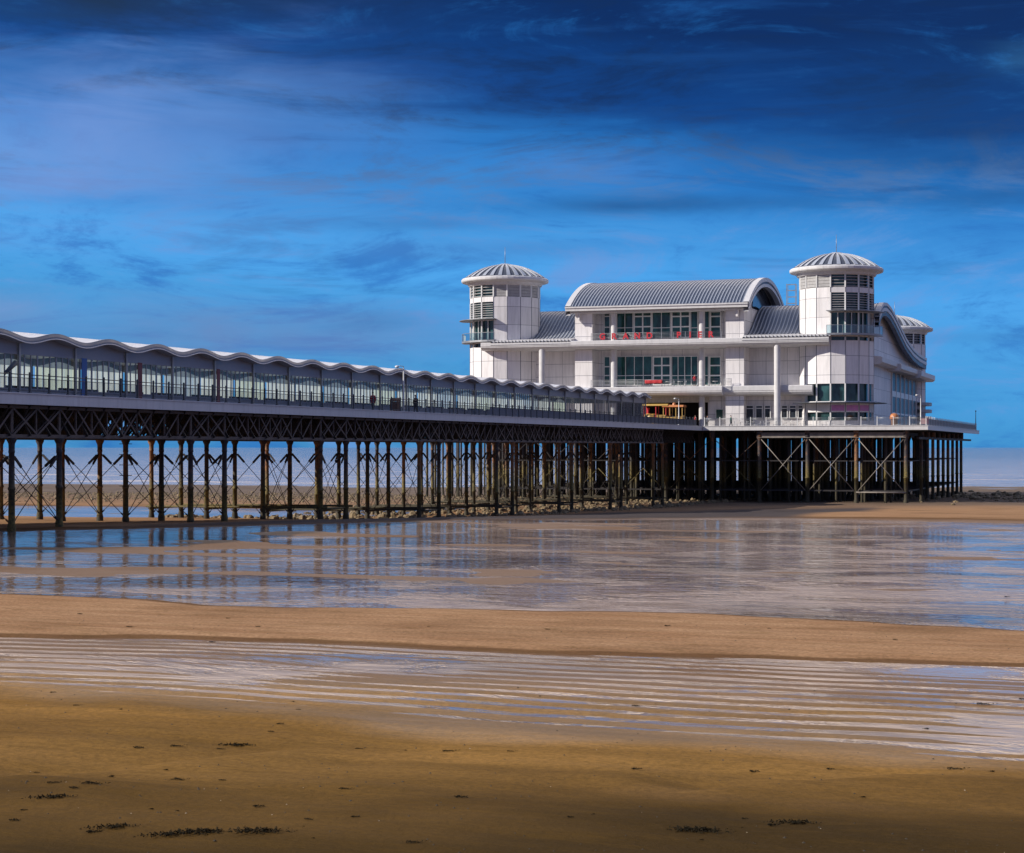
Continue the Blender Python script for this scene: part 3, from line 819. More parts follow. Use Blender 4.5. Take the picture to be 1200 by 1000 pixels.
# ------------------------------------------------------------------ the pier head
PB0, PB1, PA0, PA1 = -106.0, -29.2, 270.9, 361.0
GPB = gz(-50, 272)
plat = thing("pavilion_platform", "broad pier head on a forest of dark piles carrying the white pavilion", "pier", (-68, 272, GPB))
m = MB(); m.box(PB0, PB1, PA0 + 0.75, PA1, DECK - 0.3, DECK - 0.004); m.build("deck", DECKM, plat)
m = MB(); m.box(-62.2, PB1 + 0.25, PA0 - 0.05, PA0 + 0.30, DECK - 0.55, DECK + 0.05); m.box(-62.2, PB1 + 0.33, PA0 - 0.13, PA0 + 0.38, DECK + 0.05, DECK + 0.14)
m.box(PB1 - 0.1, PB1 + 0.25, PA0 + 0.30, PA1, DECK - 0.55, DECK + 0.05); m.box(PB1 - 0.18, PB1 + 0.33, PA0 + 0.38, PA1, DECK + 0.05, DECK + 0.14)
m.build("fascia", TRIM, plat)
m = MB(); m.box(-54.0, -32.2, 271.7, 272.2, Z(1.5), Z(2.15)); m.box(-54.0, -32.2, 271.55, 272.35, Z(2.15), Z(2.22)); m.box(-54, -32.2, 271.55, 272.35, Z(1.43), Z(1.5)); m.build("edge_beam", BRACE, plat)
m = MB(); m.box(PB1 - 1.6, PB1 - 1.2, 273, 360.5, Z(1.2), Z(1.55)); m.build("side_beam", DARKIRON, plat)
shift0 = Vector((0, 0, GPB))
def head_pile(a, b, r):
    g = gz(b, a); m = MB()
    m.lathe(0, 0, [(r * 1.25, g - 1.0), (r * 1.25, g + 0.3), (r, g + 0.5), (r, g + 3.6), (r * 1.2, g + 3.62), (r * 1.2, g + 3.8), (r, g + 3.82), (r * 0.95, Z(1.2)), (r * 1.6, Z(1.55)), (r * 1.6, DECK - 0.3)], 9, smooth=True)
    return m
cols = [-32.2 - 7.2 * i for i in range(10)]
rows = [272.0 + 8.1 * i for i in range(10)]
cnt = 0
for j, a in enumerate(rows):
    for i, b in enumerate(cols):
        big = j == 0
        o = head_pile(a, b, 0.30 if (big and i < 4) else 0.27).build("pile", PILE, plat, shift=shift0)
        o.location = ((b if j == 0 or i else -30.9) + 68, a - 272, 0); cnt += 1
# the old timber and iron piles between the main ones
m = MB()
rp = random.Random(3)
for j in range(17):
    for i in range(22):
        a = 275.5 + j * 3.7 + rp.uniform(-0.3, 0.3); b = -35.6 - i * 3.55 + rp.uniform(-0.3, 0.3)
        if a > 338 or rp.random() < 0.18: continue
        g = -3.6 if a > 310 else gz(b, a)
        m.tube([(b, a, g - 0.6), (b, a, DECK - 0.4)], rp.choice([0.16, 0.2, 0.26]), 6, caps=False)
o = m.build("old_piles", PILE, plat); o["kind"] = "stuff"
# walings and joists under the head
def beam(mb, p, q, w): mb.bar(p, q, w, w)
for zz, w, nm in ((Z(-2.0), 0.16, "waling"), (Z(-6.4), 0.2, "waling")):
    for j, a in enumerate(rows):
        mb = MB(); beam(mb, (cols[-1], a + 0.33, zz), (cols[0], a + 0.33, zz), w); mb.build(nm, DARKIRON, plat)
    for b in cols[:1]:
        mb = MB(); beam(mb, (b + 0.3, rows[0], zz), (b + 0.3, rows[-1], zz), w); mb.build(nm, DARKIRON, plat)
for a in [272.6 + 1.85 * i for i in range(34)]:
    mb = MB(); mb.box(cols[-1] - 1, PB1 - 0.3, a - 0.1, a + 0.1, DECK - 0.75, DECK - 0.31); mb.build("joist", DARKIRON, plat)
for b in cols:
    mb = MB(); mb.box(b - 0.14, b + 0.14, 272.3, 360, Z(1.75), Z(2.2)); mb.build("girder", DARKIRON, plat)
# bright diagonal bracing in the first bays of the front
zlo = Z(-6.6)
for i in range(3):
    b1, b0 = cols[i] - 0.3, cols[i + 1] + 0.3
    mb = MB(); mb.tube([(b0, 271.75, Z(1.2)), (b1, 271.75, zlo + 0.2)], 0.065, 6); mb.tube([(b1, 271.5, Z(1.2)), (b0, 271.5, zlo + 0.2)], 0.065, 6)
    mb.build("diagonal_brace", BRACE, plat)
mb = MB(); mb.tube([(cols[1], 271.7, zlo), (cols[0], 271.7, zlo)], 0.11, 8); mb.build("foot_brace", BRACE, plat)
for i in range(3, len(cols) - 1):
    b1, b0 = cols[i] - 0.3, cols[i + 1] + 0.3
    mb = MB(); mb.tube([(b0, 272.3, Z(1.2)), ((b0 + b1) / 2, 272.3, Z(-1.8))], 0.06, 5); mb.tube([(b1, 272.3, Z(1.2)), ((b0 + b1) / 2, 272.3, Z(-1.8))], 0.06, 5)
    mb.tube([(b0, 272.2, zlo + 0.1), ((b0 + b1) / 2, 272.2, Z(-3.2))], 0.07, 5); mb.tube([(b1, 272.2, zlo + 0.1), ((b0 + b1) / 2, 272.2, Z(-3.2))], 0.07, 5)
    mb.build("diagonal_brace", PILE, plat)
# railing round the head
hr = thing("head_railing", "pale metal railing with vertical bars round the edge of the pier head", "railing", (-62, PA0 + 0.2, DECK + 0.14))
def rail_run(L):
    m = MB(); m.tube([(0, 0, 1.12), (L, 0, 1.12)], 0.035, 6); m.tube([(0, 0, 0.12), (L, 0, 0.12)], 0.025, 5); m.tube([(0, 0, 0.95), (L, 0, 0.95)], 0.02, 5)
    for j in range(1, 15): m.box(L * j / 15 - 0.014, L * j / 15 + 0.014, -0.014, 0.014, 0.12, 0.95)
    return m
PL = 2.34
rp0 = rail_run(PL).build("bar_panel", STEEL, hr, shift=Vector()); m = MB(); m.box(-0.05, 0.05, -0.05, 0.05, 0, 1.3); pp0 = m.build("post", FRAMEW, hr, shift=Vector())
nfront = 14
for i in range(1, nfront): kid(rp0, hr, Vector((i * PL, 0, 0))); kid(pp0, hr, Vector((i * PL, 0, 0)))
m = MB(); m.box(-0.05, 0.05, -0.05, 0.05, 0, 1.3); ps = None
for i in range(38):
    y = i * 2.34
    o = kid(pp0, hr, Vector((nfront * PL, y, 0)))
    if i < 37:
        q = kid(rp0, hr, Vector((nfront * PL, y, 0))); q.rotation_euler = (0, 0, R(90))
m = MB(); m.box(nfront * PL - 0.03, nfront * PL - 0.005, 1.0, 86, 0.05, 1.0); m.build("windbreak_panel", DARKSTEEL, hr, shift=Vector())
# ------------------------------------------------------------------ the pavilion
BC = -70.7
pav = thing("pavilion", "white seaside pavilion with barrel roof, balconies and domed corner towers on the pier head", "pavilion", (BC, 276, DECK))
def swave(a):
    """profile of the side roofs from the front eave to the back"""
    pts = [(274.6, 11.65), (277.0, 11.8), (279.5, 12.35), (282, 13.5), (284.5, 15.1), (287, 16.55), (290, 17.45), (294, 17.7), (299, 17.35), (305, 16.4), (312, 15.0), (320, 13.45), (330, 12.3), (340, 11.75), (352, 11.55)]
    return CAMZ + float(np.interp(a, [p[0] for p in pts], [p[1] for p in pts])) + 5.0
SA_ = [274.6 + i * 1.3 for i in range(60)]; SA_ = [a for a in SA_ if a <= 352]
# side halls
for s in (-1, 1):
    x0, x1 = sorted((BC + s * 13.4, BC + s * 31.4))
    poly = [(281.2, DECK)] + [(281.2, swave(281.2) - 0.5)] + [(a, swave(a) - 0.5) for a in SA_ if a > 281.5] + [(351.5, DECK)]
    m = MB(); m.prism(poly, x0, x1); m.build("side_hall", WHITE, pav)
    # curved roof with standing seams
    r0, r1 = sorted((BC + s * 13.6, BC + s * 32.7))
    tw_c = BC + s * 26.9
    def roof_patch(mb, q0, q1, As):
        mb.grid([[(q0, a, swave(a)) for a in As], [(q1, a, swave(a)) for a in As]], smooth=True)
        mb.grid([[(q0, a, swave(a) - 0.4) for a in As], [(q1, a, swave(a) - 0.4) for a in As]], smooth=True)
    SB_ = [a for a in SA_ if a >= 284]
    m = MB(); i0, i1 = (r0, tw_c) if s > 0 else (tw_c, r1); roof_patch(m, i0, i1, SA_)
    o0_, o1_ = (tw_c, r1) if s > 0 else (r0, tw_c); roof_patch(m, o0_, o1_, SB_)
    rf = m.build("side_roof", ZINC, pav, fix=False)
    m = MB(); x = r0 + 0.2
    while x < r1 - 0.2:
        As = SA_ if i0 < x < i1 else SB_
        m.grid([[(x, a, swave(a) - 0.05) for a in As], [(x + 0.02, a, swave(a) + 0.12) for a in As], [(x + 0.15, a, swave(a) + 0.12) for a in As], [(x + 0.17, a, swave(a) - 0.05) for a in As]], smooth=False)
        x += 0.58
    m.build("roof_seams", ZINC_L, rf, shift=BASE[pav.name], fix=False)
    # verge at the open end: pale, dark, pale bands
    e = r1 if s > 0 else r0
    for z0, z1, o0, mt in ((-0.30, 0.20, 0.12, TRIM), (-0.62, -0.31, 0.05, ZINC_D), (-1.15, -0.63, 0.10, TRIM), (-1.9, -1.16, 0.0, ZINC_D)):
        m = MB(); k0, k1 = e - 0.5 * s, e + (0.15 + o0) * s
        m.grid([[(k0, a, swave(a) + z0) for a in SB_], [(k1, a, swave(a) + z0) for a in SB_], [(k1, a, swave(a) + z1) for a in SB_], [(k0, a, swave(a) + z1) for a in SB_], [(k0, a, swave(a) + z0) for a in SB_]], smooth=False)
        m.build("verge_band", mt, rf, shift=BASE[pav.name])
    # strip of light tiles over the eave
    m = MB(); x = i0 + 0.2
    while x < i1 - 0.3:
        m.prism([(275.0, Z(16.67)), (277.7, Z(16.67)), (277.7, Z(17.25)), (275.0, Z(16.97))], x, x + 0.43); x += 0.58
    m.build("eave_tiles", TRIM, rf, shift=BASE[pav.name])
# upper cornice slab
def cornice(x0, x1, a0, a1, z0, z1, nm, mt, par):
    h = z1 - z0
    poly = [(a1, z0), (a0 + 0.9, z0), (a0 + 0.35, z0 + 0.12 * h), (a0 + 0.08, z0 + 0.35 * h), (a0 + 0.08, z0 + 0.46 * h), (a0, z0 + 0.5 * h), (a0, z0 + 0.93 * h), (a0 + 0.1, z1), (a1, z1)]
    m = MB(); m.prism(poly, x0, x1); return m.build(nm, mt, par)
cornice(-99.2, -43.9, 274.7, 282.3, Z(15.4), Z(16.66), "cornice", TRIM, pav)
# centre block: end piers, back wall, floors
HW = 13.5
for q0 in (BC - HW, BC + HW - 2.85):
    m = MB(); m.box(q0, q0 + 2.85, 277, 303, DECK, Z(21.7)); m.build("end_pier", WHITE, pav)
WA = 280.6
m = MB(); m.box(BC - HW + 2.85, BC + HW - 2.85, WA + 0.25, 304, Z(9.3), Z(21.7)); m.build("centre_wall", WHITE, pav)
for b in (-78.0, -63.9):
    m = MB(); m.lathe(b, 277.6, [(0.47, DECK), (0.47, Z(21.8))], 20, smooth=True); m.build("column", TRIM, pav)
for b in (-89.2, -51.8):
    m = MB(); m.lathe(b, 275.6, [(0.5, DECK), (0.5, Z(15.6))], 20, smooth=True); m.build("column", TRIM, pav)

def zpx(v, px, a):
    r = (px - 600) / 2150.0; b = BX(px, a); Y = a * DV.y + b * NV.y
    return (524.5 - v) / 2150.0 * Y + CAMZ
def window(px0, px1, v0, v1, a, cols_, rows_, fw, glass, par=pav, fm=FRAMEW, bx=None):
    pm = (px0 + px1) / 2
    b0, b1 = (BX(px0, a), BX(px1, a)) if bx is None else bx
    z1, z0 = zpx(v0, pm, a), zpx(v1, pm, a)
    m = MB(); f = fw
    m.box(b0, b1, a - 0.12, a + 0.1, z0, z0 + f); m.box(b0, b1, a - 0.12, a + 0.1, z1 - f, z1)
    nc = cols_
    for i in range(nc + 1):
        x = b0 + (b1 - b0) * i / nc; xa = min(max(x - f / 2, b0), b1 - f)
        m.box(xa, xa + f, a - 0.11, a + 0.1, z0 + f, z1 - f)
    for rr in rows_:
        z = z1 - (z1 - z0) * rr
        m.box(b0 + f, b1 - f, a - 0.10, a + 0.09, z - f / 2, z + f / 2)
    w = m.build("window", fm, par)
    g = MB(); g.box(b0 + 0.02, b1 - 0.02, a + 0.0, a + 0.06, z0 + 0.02, z1 - 0.02); g.build("pane", glass, w, shift=BASE[par.name])
for p0, p1, c_, r_, f in ((707.5, 715.5, 1, (0.2, 0.6), 0.16), (722.8, 742, 2, (0.62,), 0.09), (742.6, 764, 2, (0.2, 0.58), 0.2), (764.4, 786, 2, (0.62,), 0.09),
                          (786.6, 809, 2, (0.2, 0.58), 0.2), (809.4, 818, 1, (0.62,), 0.09), (825, 831.5, 1, (0.62,), 0.09), (832, 845.4, 1, (0.2, 0.58), 0.2)):
    window(p0, p1, 364.6, 396.5, WA, c_, r_, f, TEAL)
for p0, p1, c_, r_, f in ((707.5, 715.5, 1, (0.36, 0.66), 0.16), (722.8, 764.4, 4, (0.66,), 0.09), (765, 786.4, 2, (0.32, 0.66), 0.2), (787, 818, 4, (0.66,), 0.09),
                          (825.6, 830.5, 1, (0.66,), 0.09), (831, 845.4, 1, (0.32, 0.66), 0.2)):
    window(p0, p1, 417.5, 452.0, WA, c_, r_, f, TEAL)
# first floor balcony
cornice(-95.0, -46.6, 276.0, 281.3, Z(7.9), Z(9.42), "balcony_slab", TRIM, pav)
cornice(-81.2, -60.2, 274.9, 276.3, Z(7.96), Z(9.36), "balcony_slab", TRIM, pav)
def rails(x0, x1, a, z0, nbar, nm):
    m = MB()
    for i in range(nbar): m.tube([(x0, a, z0 + 0.25 + i * 0.85 / (nbar - 1)), (x1, a, z0 + 0.25 + i * 0.85 / (nbar - 1))], 0.03, 6)
    n = max(1, int((x1 - x0) / 1.75))
    for i in range(n + 1):
        x = x0 + (x1 - x0) * i / n; m.box(x - 0.035, x + 0.035, a - 0.035, a + 0.035, z0, z0 + 1.15)
    return m.build(nm, STEEL, pav)
rails(-81.0, -60.3, 275.2, Z(16.66), 5, "balcony_rail")
rails(-81.0, -60.3, 275.1, Z(9.36), 5, "balcony_rail")
rails(-60.2, -59.0, 276.2, Z(9.42), 5, "balcony_rail")
# ground floor: open hall in the middle, shopfronts either side
m = MB(); m.box(BC - 8.2, BC + 7.6, 279.0, 279.8, Z(7.0), Z(7.88)); m.build("entrance_lintel", CREAM, pav)
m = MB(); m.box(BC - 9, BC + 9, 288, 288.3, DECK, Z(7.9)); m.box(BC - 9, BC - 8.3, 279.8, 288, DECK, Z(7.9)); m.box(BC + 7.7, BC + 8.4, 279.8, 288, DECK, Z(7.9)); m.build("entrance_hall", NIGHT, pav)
for q0, q1 in ((BC + 7.4, -46.4), (-95, BC - 8.0)):
    m = MB(); m.box(q0, q1, 279.2, 280.4, DECK, Z(7.88)); m.build("shopfront_wall", WHITE, pav)
GA = 279.0
for p0, p1 in ((838.7, 847.9), (849.3, 859.2)): window(p0, p1, 479.5, 491, GA, 1, (), 0.08, TEAL)
for p0, p1 in ((862, 872.2), (873.2, 883.4), (885.3, 894), (895.7, 903.4), (915.3, 923.2), (924.9, 933.4), (935, 942.2)):
    window(p0, p1, 475, 497 if p0 < 880 else 490.5, GA, 1, (0.24 if p0 > 880 else 0.18,), 0.12, SMOKE)
for b in (-94, -91.5, -84, -81.5): window(0, 0, 0, 0, GA, 1, (0.24,), 0.12, SMOKE, bx=(b, b + 2.0)) if False else None
# barrel roof over the centre
CA, HWA, RISE = 291.2, 15.9, 4.9
RZ = Z(21.95); RR = (HWA ** 2 + RISE ** 2) / (2 * RISE)
ARC = []
for i in range(41):
    t = -1 + 2 * i / 40; a = CA + HWA * t
    ARC.append((a, RZ + math.sqrt(max(RR * RR - (HWA * t) ** 2, 0)) - (RR - RISE)))
r0, r1 = BC - 14.35, BC + 14.35
m = MB(); m.grid([[(xx, a, z) for a, z in ARC] for xx in (r0, r1)], smooth=True)
bar = m.build("barrel_roof", ZINC, pav, fix=False)
m = MB(); x = r0 + 0.25
while x < r1 - 0.3:
    m.grid([[(x, a, z - 0.05) for a, z in ARC], [(x + 0.02, a, z + 0.14) for a, z in ARC], [(x + 0.14, a, z + 0.14) for a, z in ARC], [(x + 0.16, a, z - 0.05) for a, z in ARC]], smooth=False); x += 0.522
m.build("roof_seams", ZINC_L, bar, shift=BASE[pav.name], fix=False)
for s, e in ((-1, r0), (1, r1)):
    for o0, o1, pr, mt in ((-0.42, 0.22, 0.25, TRIM), (-0.75, -0.43, 0.12, ZINC_D), (-1.25, -0.76, 0.2, TRIM)):
        m = MB(); k0, k1 = e - 0.6 * s, e + pr * s
        m.grid([[(k0, a, z + o0) for a, z in ARC], [(k1, a, z + o0) for a, z in ARC], [(k1, a, z + o1) for a, z in ARC], [(k0, a, z + o1) for a, z in ARC], [(k0, a, z + o0) for a, z in ARC]], smooth=False)
        m.build("verge_band", mt, bar, shift=BASE[pav.name])
    # recessed end wall under the arch
    xw = e - 1.6 * s
    poly = [(CA - HWA + 0.6, Z(20.0))] + [(a, z - 0.5) for a, z in ARC[1:-1]] + [(CA + HWA - 0.6, Z(20.0))]
    m = MB(); m.prism(poly, min(xw, xw - 0.3 * s), max(xw, xw - 0.3 * s)); m.build("gable_wall", WHITE, pav)
    poly = [(286.5, Z(21.2))] + [(a, z - 0.9) for a, z in ARC if 286.5 <= a <= 303] + [(303, Z(21.2))]
    m = MB(); m.prism(poly, min(xw + 0.02 * s, xw + 0.14 * s), max(xw + 0.02 * s, xw + 0.14 * s)); m.build("gable_window", SMOKE, pav)
m = MB(); m.box(r0 - 0.1, r1 + 0.1, CA - HWA - 0.35, CA - HWA + 0.5, Z(21.35), Z(21.78)); m.box(r0 - 0.15, r1 + 0.15, CA - HWA - 0.5, CA - HWA + 0.3, Z(21.785), Z(22.02)); m.build("gutter", TRIM, bar, shift=BASE[pav.name])
m = MB(); m.box(r0 + 0.4, r1 - 0.4, 276.0, 279.5, Z(21.1), Z(21.345)); m.build("soffit", TRIM, bar, shift=BASE[pav.name])
# access ladder cage on the back of the barrel roof
m = MB(); lb, la = BC + 14.2, 309.0
for dx in (0, 1.5):
    for dy in (0, 1.2): m.box(lb + dx - 0.05, lb + dx + 0.05, la + dy - 0.05, la + dy + 0.05, Z(23.2), Z(27.7))
for zz in (24.4, 25.5, 26.6, 27.6):
    for dy in (0, 1.2): m.box(lb, lb + 1.5, la + dy - 0.04, la + dy + 0.04, Z(zz) - 0.04, Z(zz) + 0.04)
m.build("roof_ladder", STEEL, pav)

# towers ----------------------------------------------------------------
TR_ = 5.7
def wedge(mb, i, ro, ri, z0, z1, inset=0.0):
    t0, t1 = R(22.5 * i) + inset, R(22.5 * (i + 1)) - inset
    q = [(ro, t0), (ro, t1), (ri, t1), (ri, t0)]
    b = len(mb.v)
    for zz in (z0, z1):
        for r, t in q: mb.v.append((TCX + r * math.sin(t), TCY - r * math.cos(t), zz))
    for f in ((0, 1, 2, 3), (4, 5, 6, 7), (0, 1, 5, 4), (1, 2, 6, 5), (2, 3, 7, 6), (3, 0, 4, 7)): mb.face(*[b + k for k in f])
def tower(cx, cy, sec, dz=0.0, low=True, back=False):
    """sec: the facets (of sixteen) that carry the glazed stair corner"""
    global TCX, TCY
    TCX, TCY = cx, cy
    sh = BASE[pav.name]
    zz = lambda r: Z(r + dz)
    body = MB(); lou = MB(); mul = MB(); jn = MB()
    for i in range(-8, 8):
        glz = i in sec
        lo = low and (i in sec or i in (-1, -2) or (i == 4))
        solid = []; top_open = (zz(24.1), zz(26.0))
        opens = [top_open]
        if glz and not back: opens = [(Z(16.1), Z(16.65)), (Z(17.15), Z(20.3)), (Z(20.6), Z(23.3)), top_open]
        if lo: opens = [(Z(4.05), Z(5.3)), (Z(6.95), Z(9.6))] + opens
        z = DECK
        for o0, o1 in opens:
            solid.append((z, o0)); z = o1
        solid.append((z, zz(26.6)))
        for s0, s1 in solid: wedge(body, i, TR_, TR_ - 0.5, s0, s1)
        if glz and not back:
            for q in range(7): wedge(lou, i, TR_ - 0.02, TR_ - 0.22, Z(20.75 + q * 0.36), Z(20.75 + q * 0.36 + 0.09), 0.02)
        for q in range(4): wedge(lou, i, TR_ - 0.10, TR_ - 0.30, zz(24.2 + q * 0.47), zz(24.2 + q * 0.47 + (0.43 if not glz else 0.10)), 0.02)
        t = R(22.5 * i); c = (cx + (TR_ - 0.1) * math.sin(t), cy - (TR_ - 0.1) * math.cos(t))
        for o0, o1 in opens: mul.bar((c[0], c[1], o0), (c[0], c[1], o1), 0.34, 0.2)
        if glz and not back:
            t = R(22.5 * (i + 0.5)); c = (cx + (TR_ - 0.35) * math.sin(t), cy - (TR_ - 0.35) * math.cos(t))
            mul.bar((c[0], c[1], Z(17.15)), (c[0], c[1], Z(20.3)), 0.2, 0.12)
            for zz_ in (8.3,): pass
        # open joints down the facet corners
        t = R(22.5 * i); c = (cx + TR_ * math.sin(t), cy - TR_ * math.cos(t))
        for s0, s1 in solid[:-1]: jn.bar((c[0], c[1], s0 + 0.02), (c[0], c[1], s1 - 0.02), 0.07, 0.07)
    tw = body.build("tower", WHITE_T, pav)
    core = MB(); core.lathe(cx, cy, [(TR_ - 0.42, DECK), (TR_ - 0.42, zz(26.5))], 16); core.build("glazing", SMOKE if back else TEAL2, tw, shift=sh)
    lou.build("louvres", LOUV, tw, shift=sh); mul.build("mullions", FRAMEW, tw, shift=sh); jn.build("joints", ZINC_D, tw, shift=sh)
    e = MB(); e.lathe(cx, cy, [(TR_ - 0.55, zz(26.05)), (5.95, zz(26.1)), (6.15, zz(26.5)), (6.75, zz(26.62)), (7.0, zz(26.7)), (7.1, zz(26.85)), (7.1, zz(27.15)), (6.95, zz(27.3)), (6.4, zz(27.42)), (5.5, zz(27.5))], 48, smooth=False)
    e.build("eave_ring", TRIM, tw, shift=sh)
    Rd, zt = 6.62, 29.6; rise = 2.3; rad = (Rd ** 2 + rise ** 2) / (2 * rise)
    prof = [(Rd * (1 - (q / 10.0)), zz(zt - rise) + math.sqrt(rad ** 2 - (Rd * (1 - q / 10.0)) ** 2) - (rad - rise)) for q in range(10)] + [(0.0, zz(zt))]
    d = MB(); d.lathe(cx, cy, prof, 48, smooth=True); dm = d.build("dome", ZINC_D, tw, shift=sh)
    rb = MB(); NR = 30
    for q in range(NR):
        t0, t1 = 2 * math.pi * (q - 0.22) / NR, 2 * math.pi * (q + 0.22) / NR
        lo_ = []; hi_ = []
        pts = [[(cx + rr * math.sin(t), cy - rr * math.cos(t), z_ + 0.14) for rr, z_ in prof[:-1]] for t in (t0, t1)]
        lower = [[(x_, y_, z_ - 0.16) for x_, y_, z_ in row] for row in pts]
        rb.grid([lower[0], pts[0], pts[1], lower[1]], smooth=False)
    rb.build("dome_ribs", ZINC_L, tw, shift=sh)
    cp = MB(); cp.lathe(cx, cy, [(1.15, zz(29.5)), (1.1, zz(29.72)), (0.6, zz(29.85)), (0, zz(29.9))], 20, smooth=True); cp.build("dome_cap", ZINC_L, tw, shift=sh)
    fn = MB(); fn.tube([(cx, cy, zz(29.8)), (cx, cy, zz(32.6 if not back else 32.4))], [0.06, 0.03], 6); fn.build("finial", STEEL, tw, shift=sh)
    a0, a1 = R(22.5 * min(sec) - 3), R(22.5 * (max(sec) + 1) + 5)
    if not back:
        bl = MB(); Ro = TR_ + 1.35
        for z0, z1, ro in ((Z(16.85), Z(17.13), Ro),):
            bl.lathe(cx, cy, [(TR_ - 0.3, z0), (ro, z0), (ro, z1), (TR_ - 0.3, z1)], 10, a0, a1)
        bl.build("balcony", STEEL, tw, shift=sh)
        gb = MB(); gb.lathe(cx, cy, [(Ro - 0.08, Z(17.14)), (Ro - 0.08, Z(18.3))], 10, a0, a1); gb.build("balustrade", BALGL, tw, shift=sh, fix=False)
        hb = MB(); hb.lathe(cx, cy, [(Ro - 0.12, Z(18.3)), (Ro - 0.04, Z(18.3)), (Ro - 0.04, Z(18.36)), (Ro - 0.12, Z(18.36))], 10, a0, a1)
        for q in range(6):
            t = a0 + (a1 - a0) * q / 5; hb.bar((cx + (Ro - 0.05) * math.sin(t), cy - (Ro - 0.05) * math.cos(t), Z(17.1)), (cx + (Ro - 0.05) * math.sin(t), cy - (Ro - 0.05) * math.cos(t), Z(18.36)), 0.06)
        hb.build("handrail", STEEL, tw, shift=sh)
        cn = MB(); cn.lathe(cx, cy, [(TR_ - 0.3, Z(20.36)), (TR_ + 1.75, Z(20.45)), (TR_ + 1.75, Z(20.52)), (TR_ - 0.3, Z(20.58))], 10, a0, a1); cn.build("canopy", STEEL, tw, shift=sh)
    else:
        cn = MB()
        for q in range(4): cn.lathe(cx, cy, [(TR_ - 0.3, Z(3.9 + q * 1.3)), (TR_ + 1.2, Z(3.9 + q * 1.3)), (TR_ + 1.2, Z(4.5 + q * 1.3)), (TR_ - 0.3, Z(4.5 + q * 1.3))], 12, R(50), R(200))
        cn.build("stair_band", STEEL, tw, shift=sh)
    if low:
        cn = MB(); cn.lathe(cx, cy, [(TR_ - 0.2, Z(6.62)), (TR_ + 1.9, Z(6.68)), (TR_ + 1.9, Z(6.76)), (TR_ - 0.2, Z(6.84))], 14, R(-50), R(115)); cn.build("kiosk_canopy", DARKSTEEL, tw, shift=sh)
        sg = MB(); 
        for i in (0, 1, 2): wedge(sg, i, TR_ + 0.06, TR_ - 0.1, Z(5.5), Z(6.35), 0.03)
        sg.build("sign_band", PINK, tw, shift=sh)
    return tw
TEAL2 = glass_dark("tower glass", (0.022, 0.062, 0.066), 0.08)
LOUV = mat("grey louvre blades", (0.36, 0.355, 0.36), 0.5, var=0.15, nscale=2.5)
tower(-97.6, 282, (-4, -3, -2, -1), low=False)
tower(-43.9, 282, (0, 1, 2, 3), low=True)
tower(-43.8, 352, (0, 1, 2, 3), dz=-4.8, low=False, back=True)
# right flank: glazed wall under a thick canopy
FB = BC + 31.4
FLANKG = glass_dark('flank glass', (0.030, 0.038, 0.060), 0.35); FLANKG.node_tree.nodes['Principled BSDF'].inputs['Specular IOR Level'].default_value = 0.22
for i in range(7):
    a0 = 311 + i * 5.9; a1 = a0 + 5.6
    m = MB(); m.box(FB + 0.02, FB + 0.22, a0, a0 + 0.35, DECK, Z(12.8)); m.box(FB + 0.02, FB + 0.16, a0 + 0.36, a1, Z(8.55), Z(9.5)); m.box(FB + 0.02, FB + 0.14, a0 + 0.36, a1, Z(5.6), Z(5.9))
    w = m.build("window", FRAMEW, pav)
    m = MB(); m.box(FB + 0.01, FB + 0.06, a0 + 0.36, a1, DECK + 0.2, Z(12.75)); m.build("pane", FLANKG, w, shift=BASE[pav.name])
for i, (a0, a1, z0, z1) in enumerate(((287.0, 306, 12.9, 14.1), (306, 330, 12.6, 13.8), (330, 353, 12.3, 13.6))):
    m = MB(); ex = 1.7 + 0.6 * i
    m.prism([(FB, Z(z0)), (FB + ex - 0.4, Z(z0)), (FB + ex, Z(z0 + 0.35)), (FB + ex, Z(z1 - 0.12)), (FB + ex - 0.3, Z(z1)), (FB, Z(z1 + 0.15))], a0, a1, axis='y')
    m.build("flank_canopy", TRIM, pav)

# ------------------------------------------------------------------ red letters
sign = thing("name_sign", "row of red capital letters reading GRAND PIER on the upper balcony rail", "sign", (-80, 275, Z(16.66)))
fb = None
for ch, px in zip("GRANDPIER", (706, 719.6, 733.2, 746.8, 761, 795.4, 808.8, 820.2, 833)):
    cu = bpy.data.curves.new("letter", 'FONT'); cu.body = ch; cu.size = 1.3; cu.extrude = 0.06; cu.offset = 0.045; cu.align_x = 'CENTER'
    tmp = bpy.data.objects.new("letter", cu); C.objects.link(tmp)
    dg = bpy.context.evaluated_depsgraph_get()
    me = bpy.data.meshes.new_from_object(tmp.evaluated_get(dg)); bpy.data.objects.remove(tmp)
    me.transform(Matrix.Rotation(R(90), 4, 'X')); me.materials.clear(); me.materials.append(RED)
    o = bpy.data.objects.new("letter", me); C.objects.link(o); o.parent = sign
    o.location = (BX(px, 275.0) + 80, -0.02, 0.18)

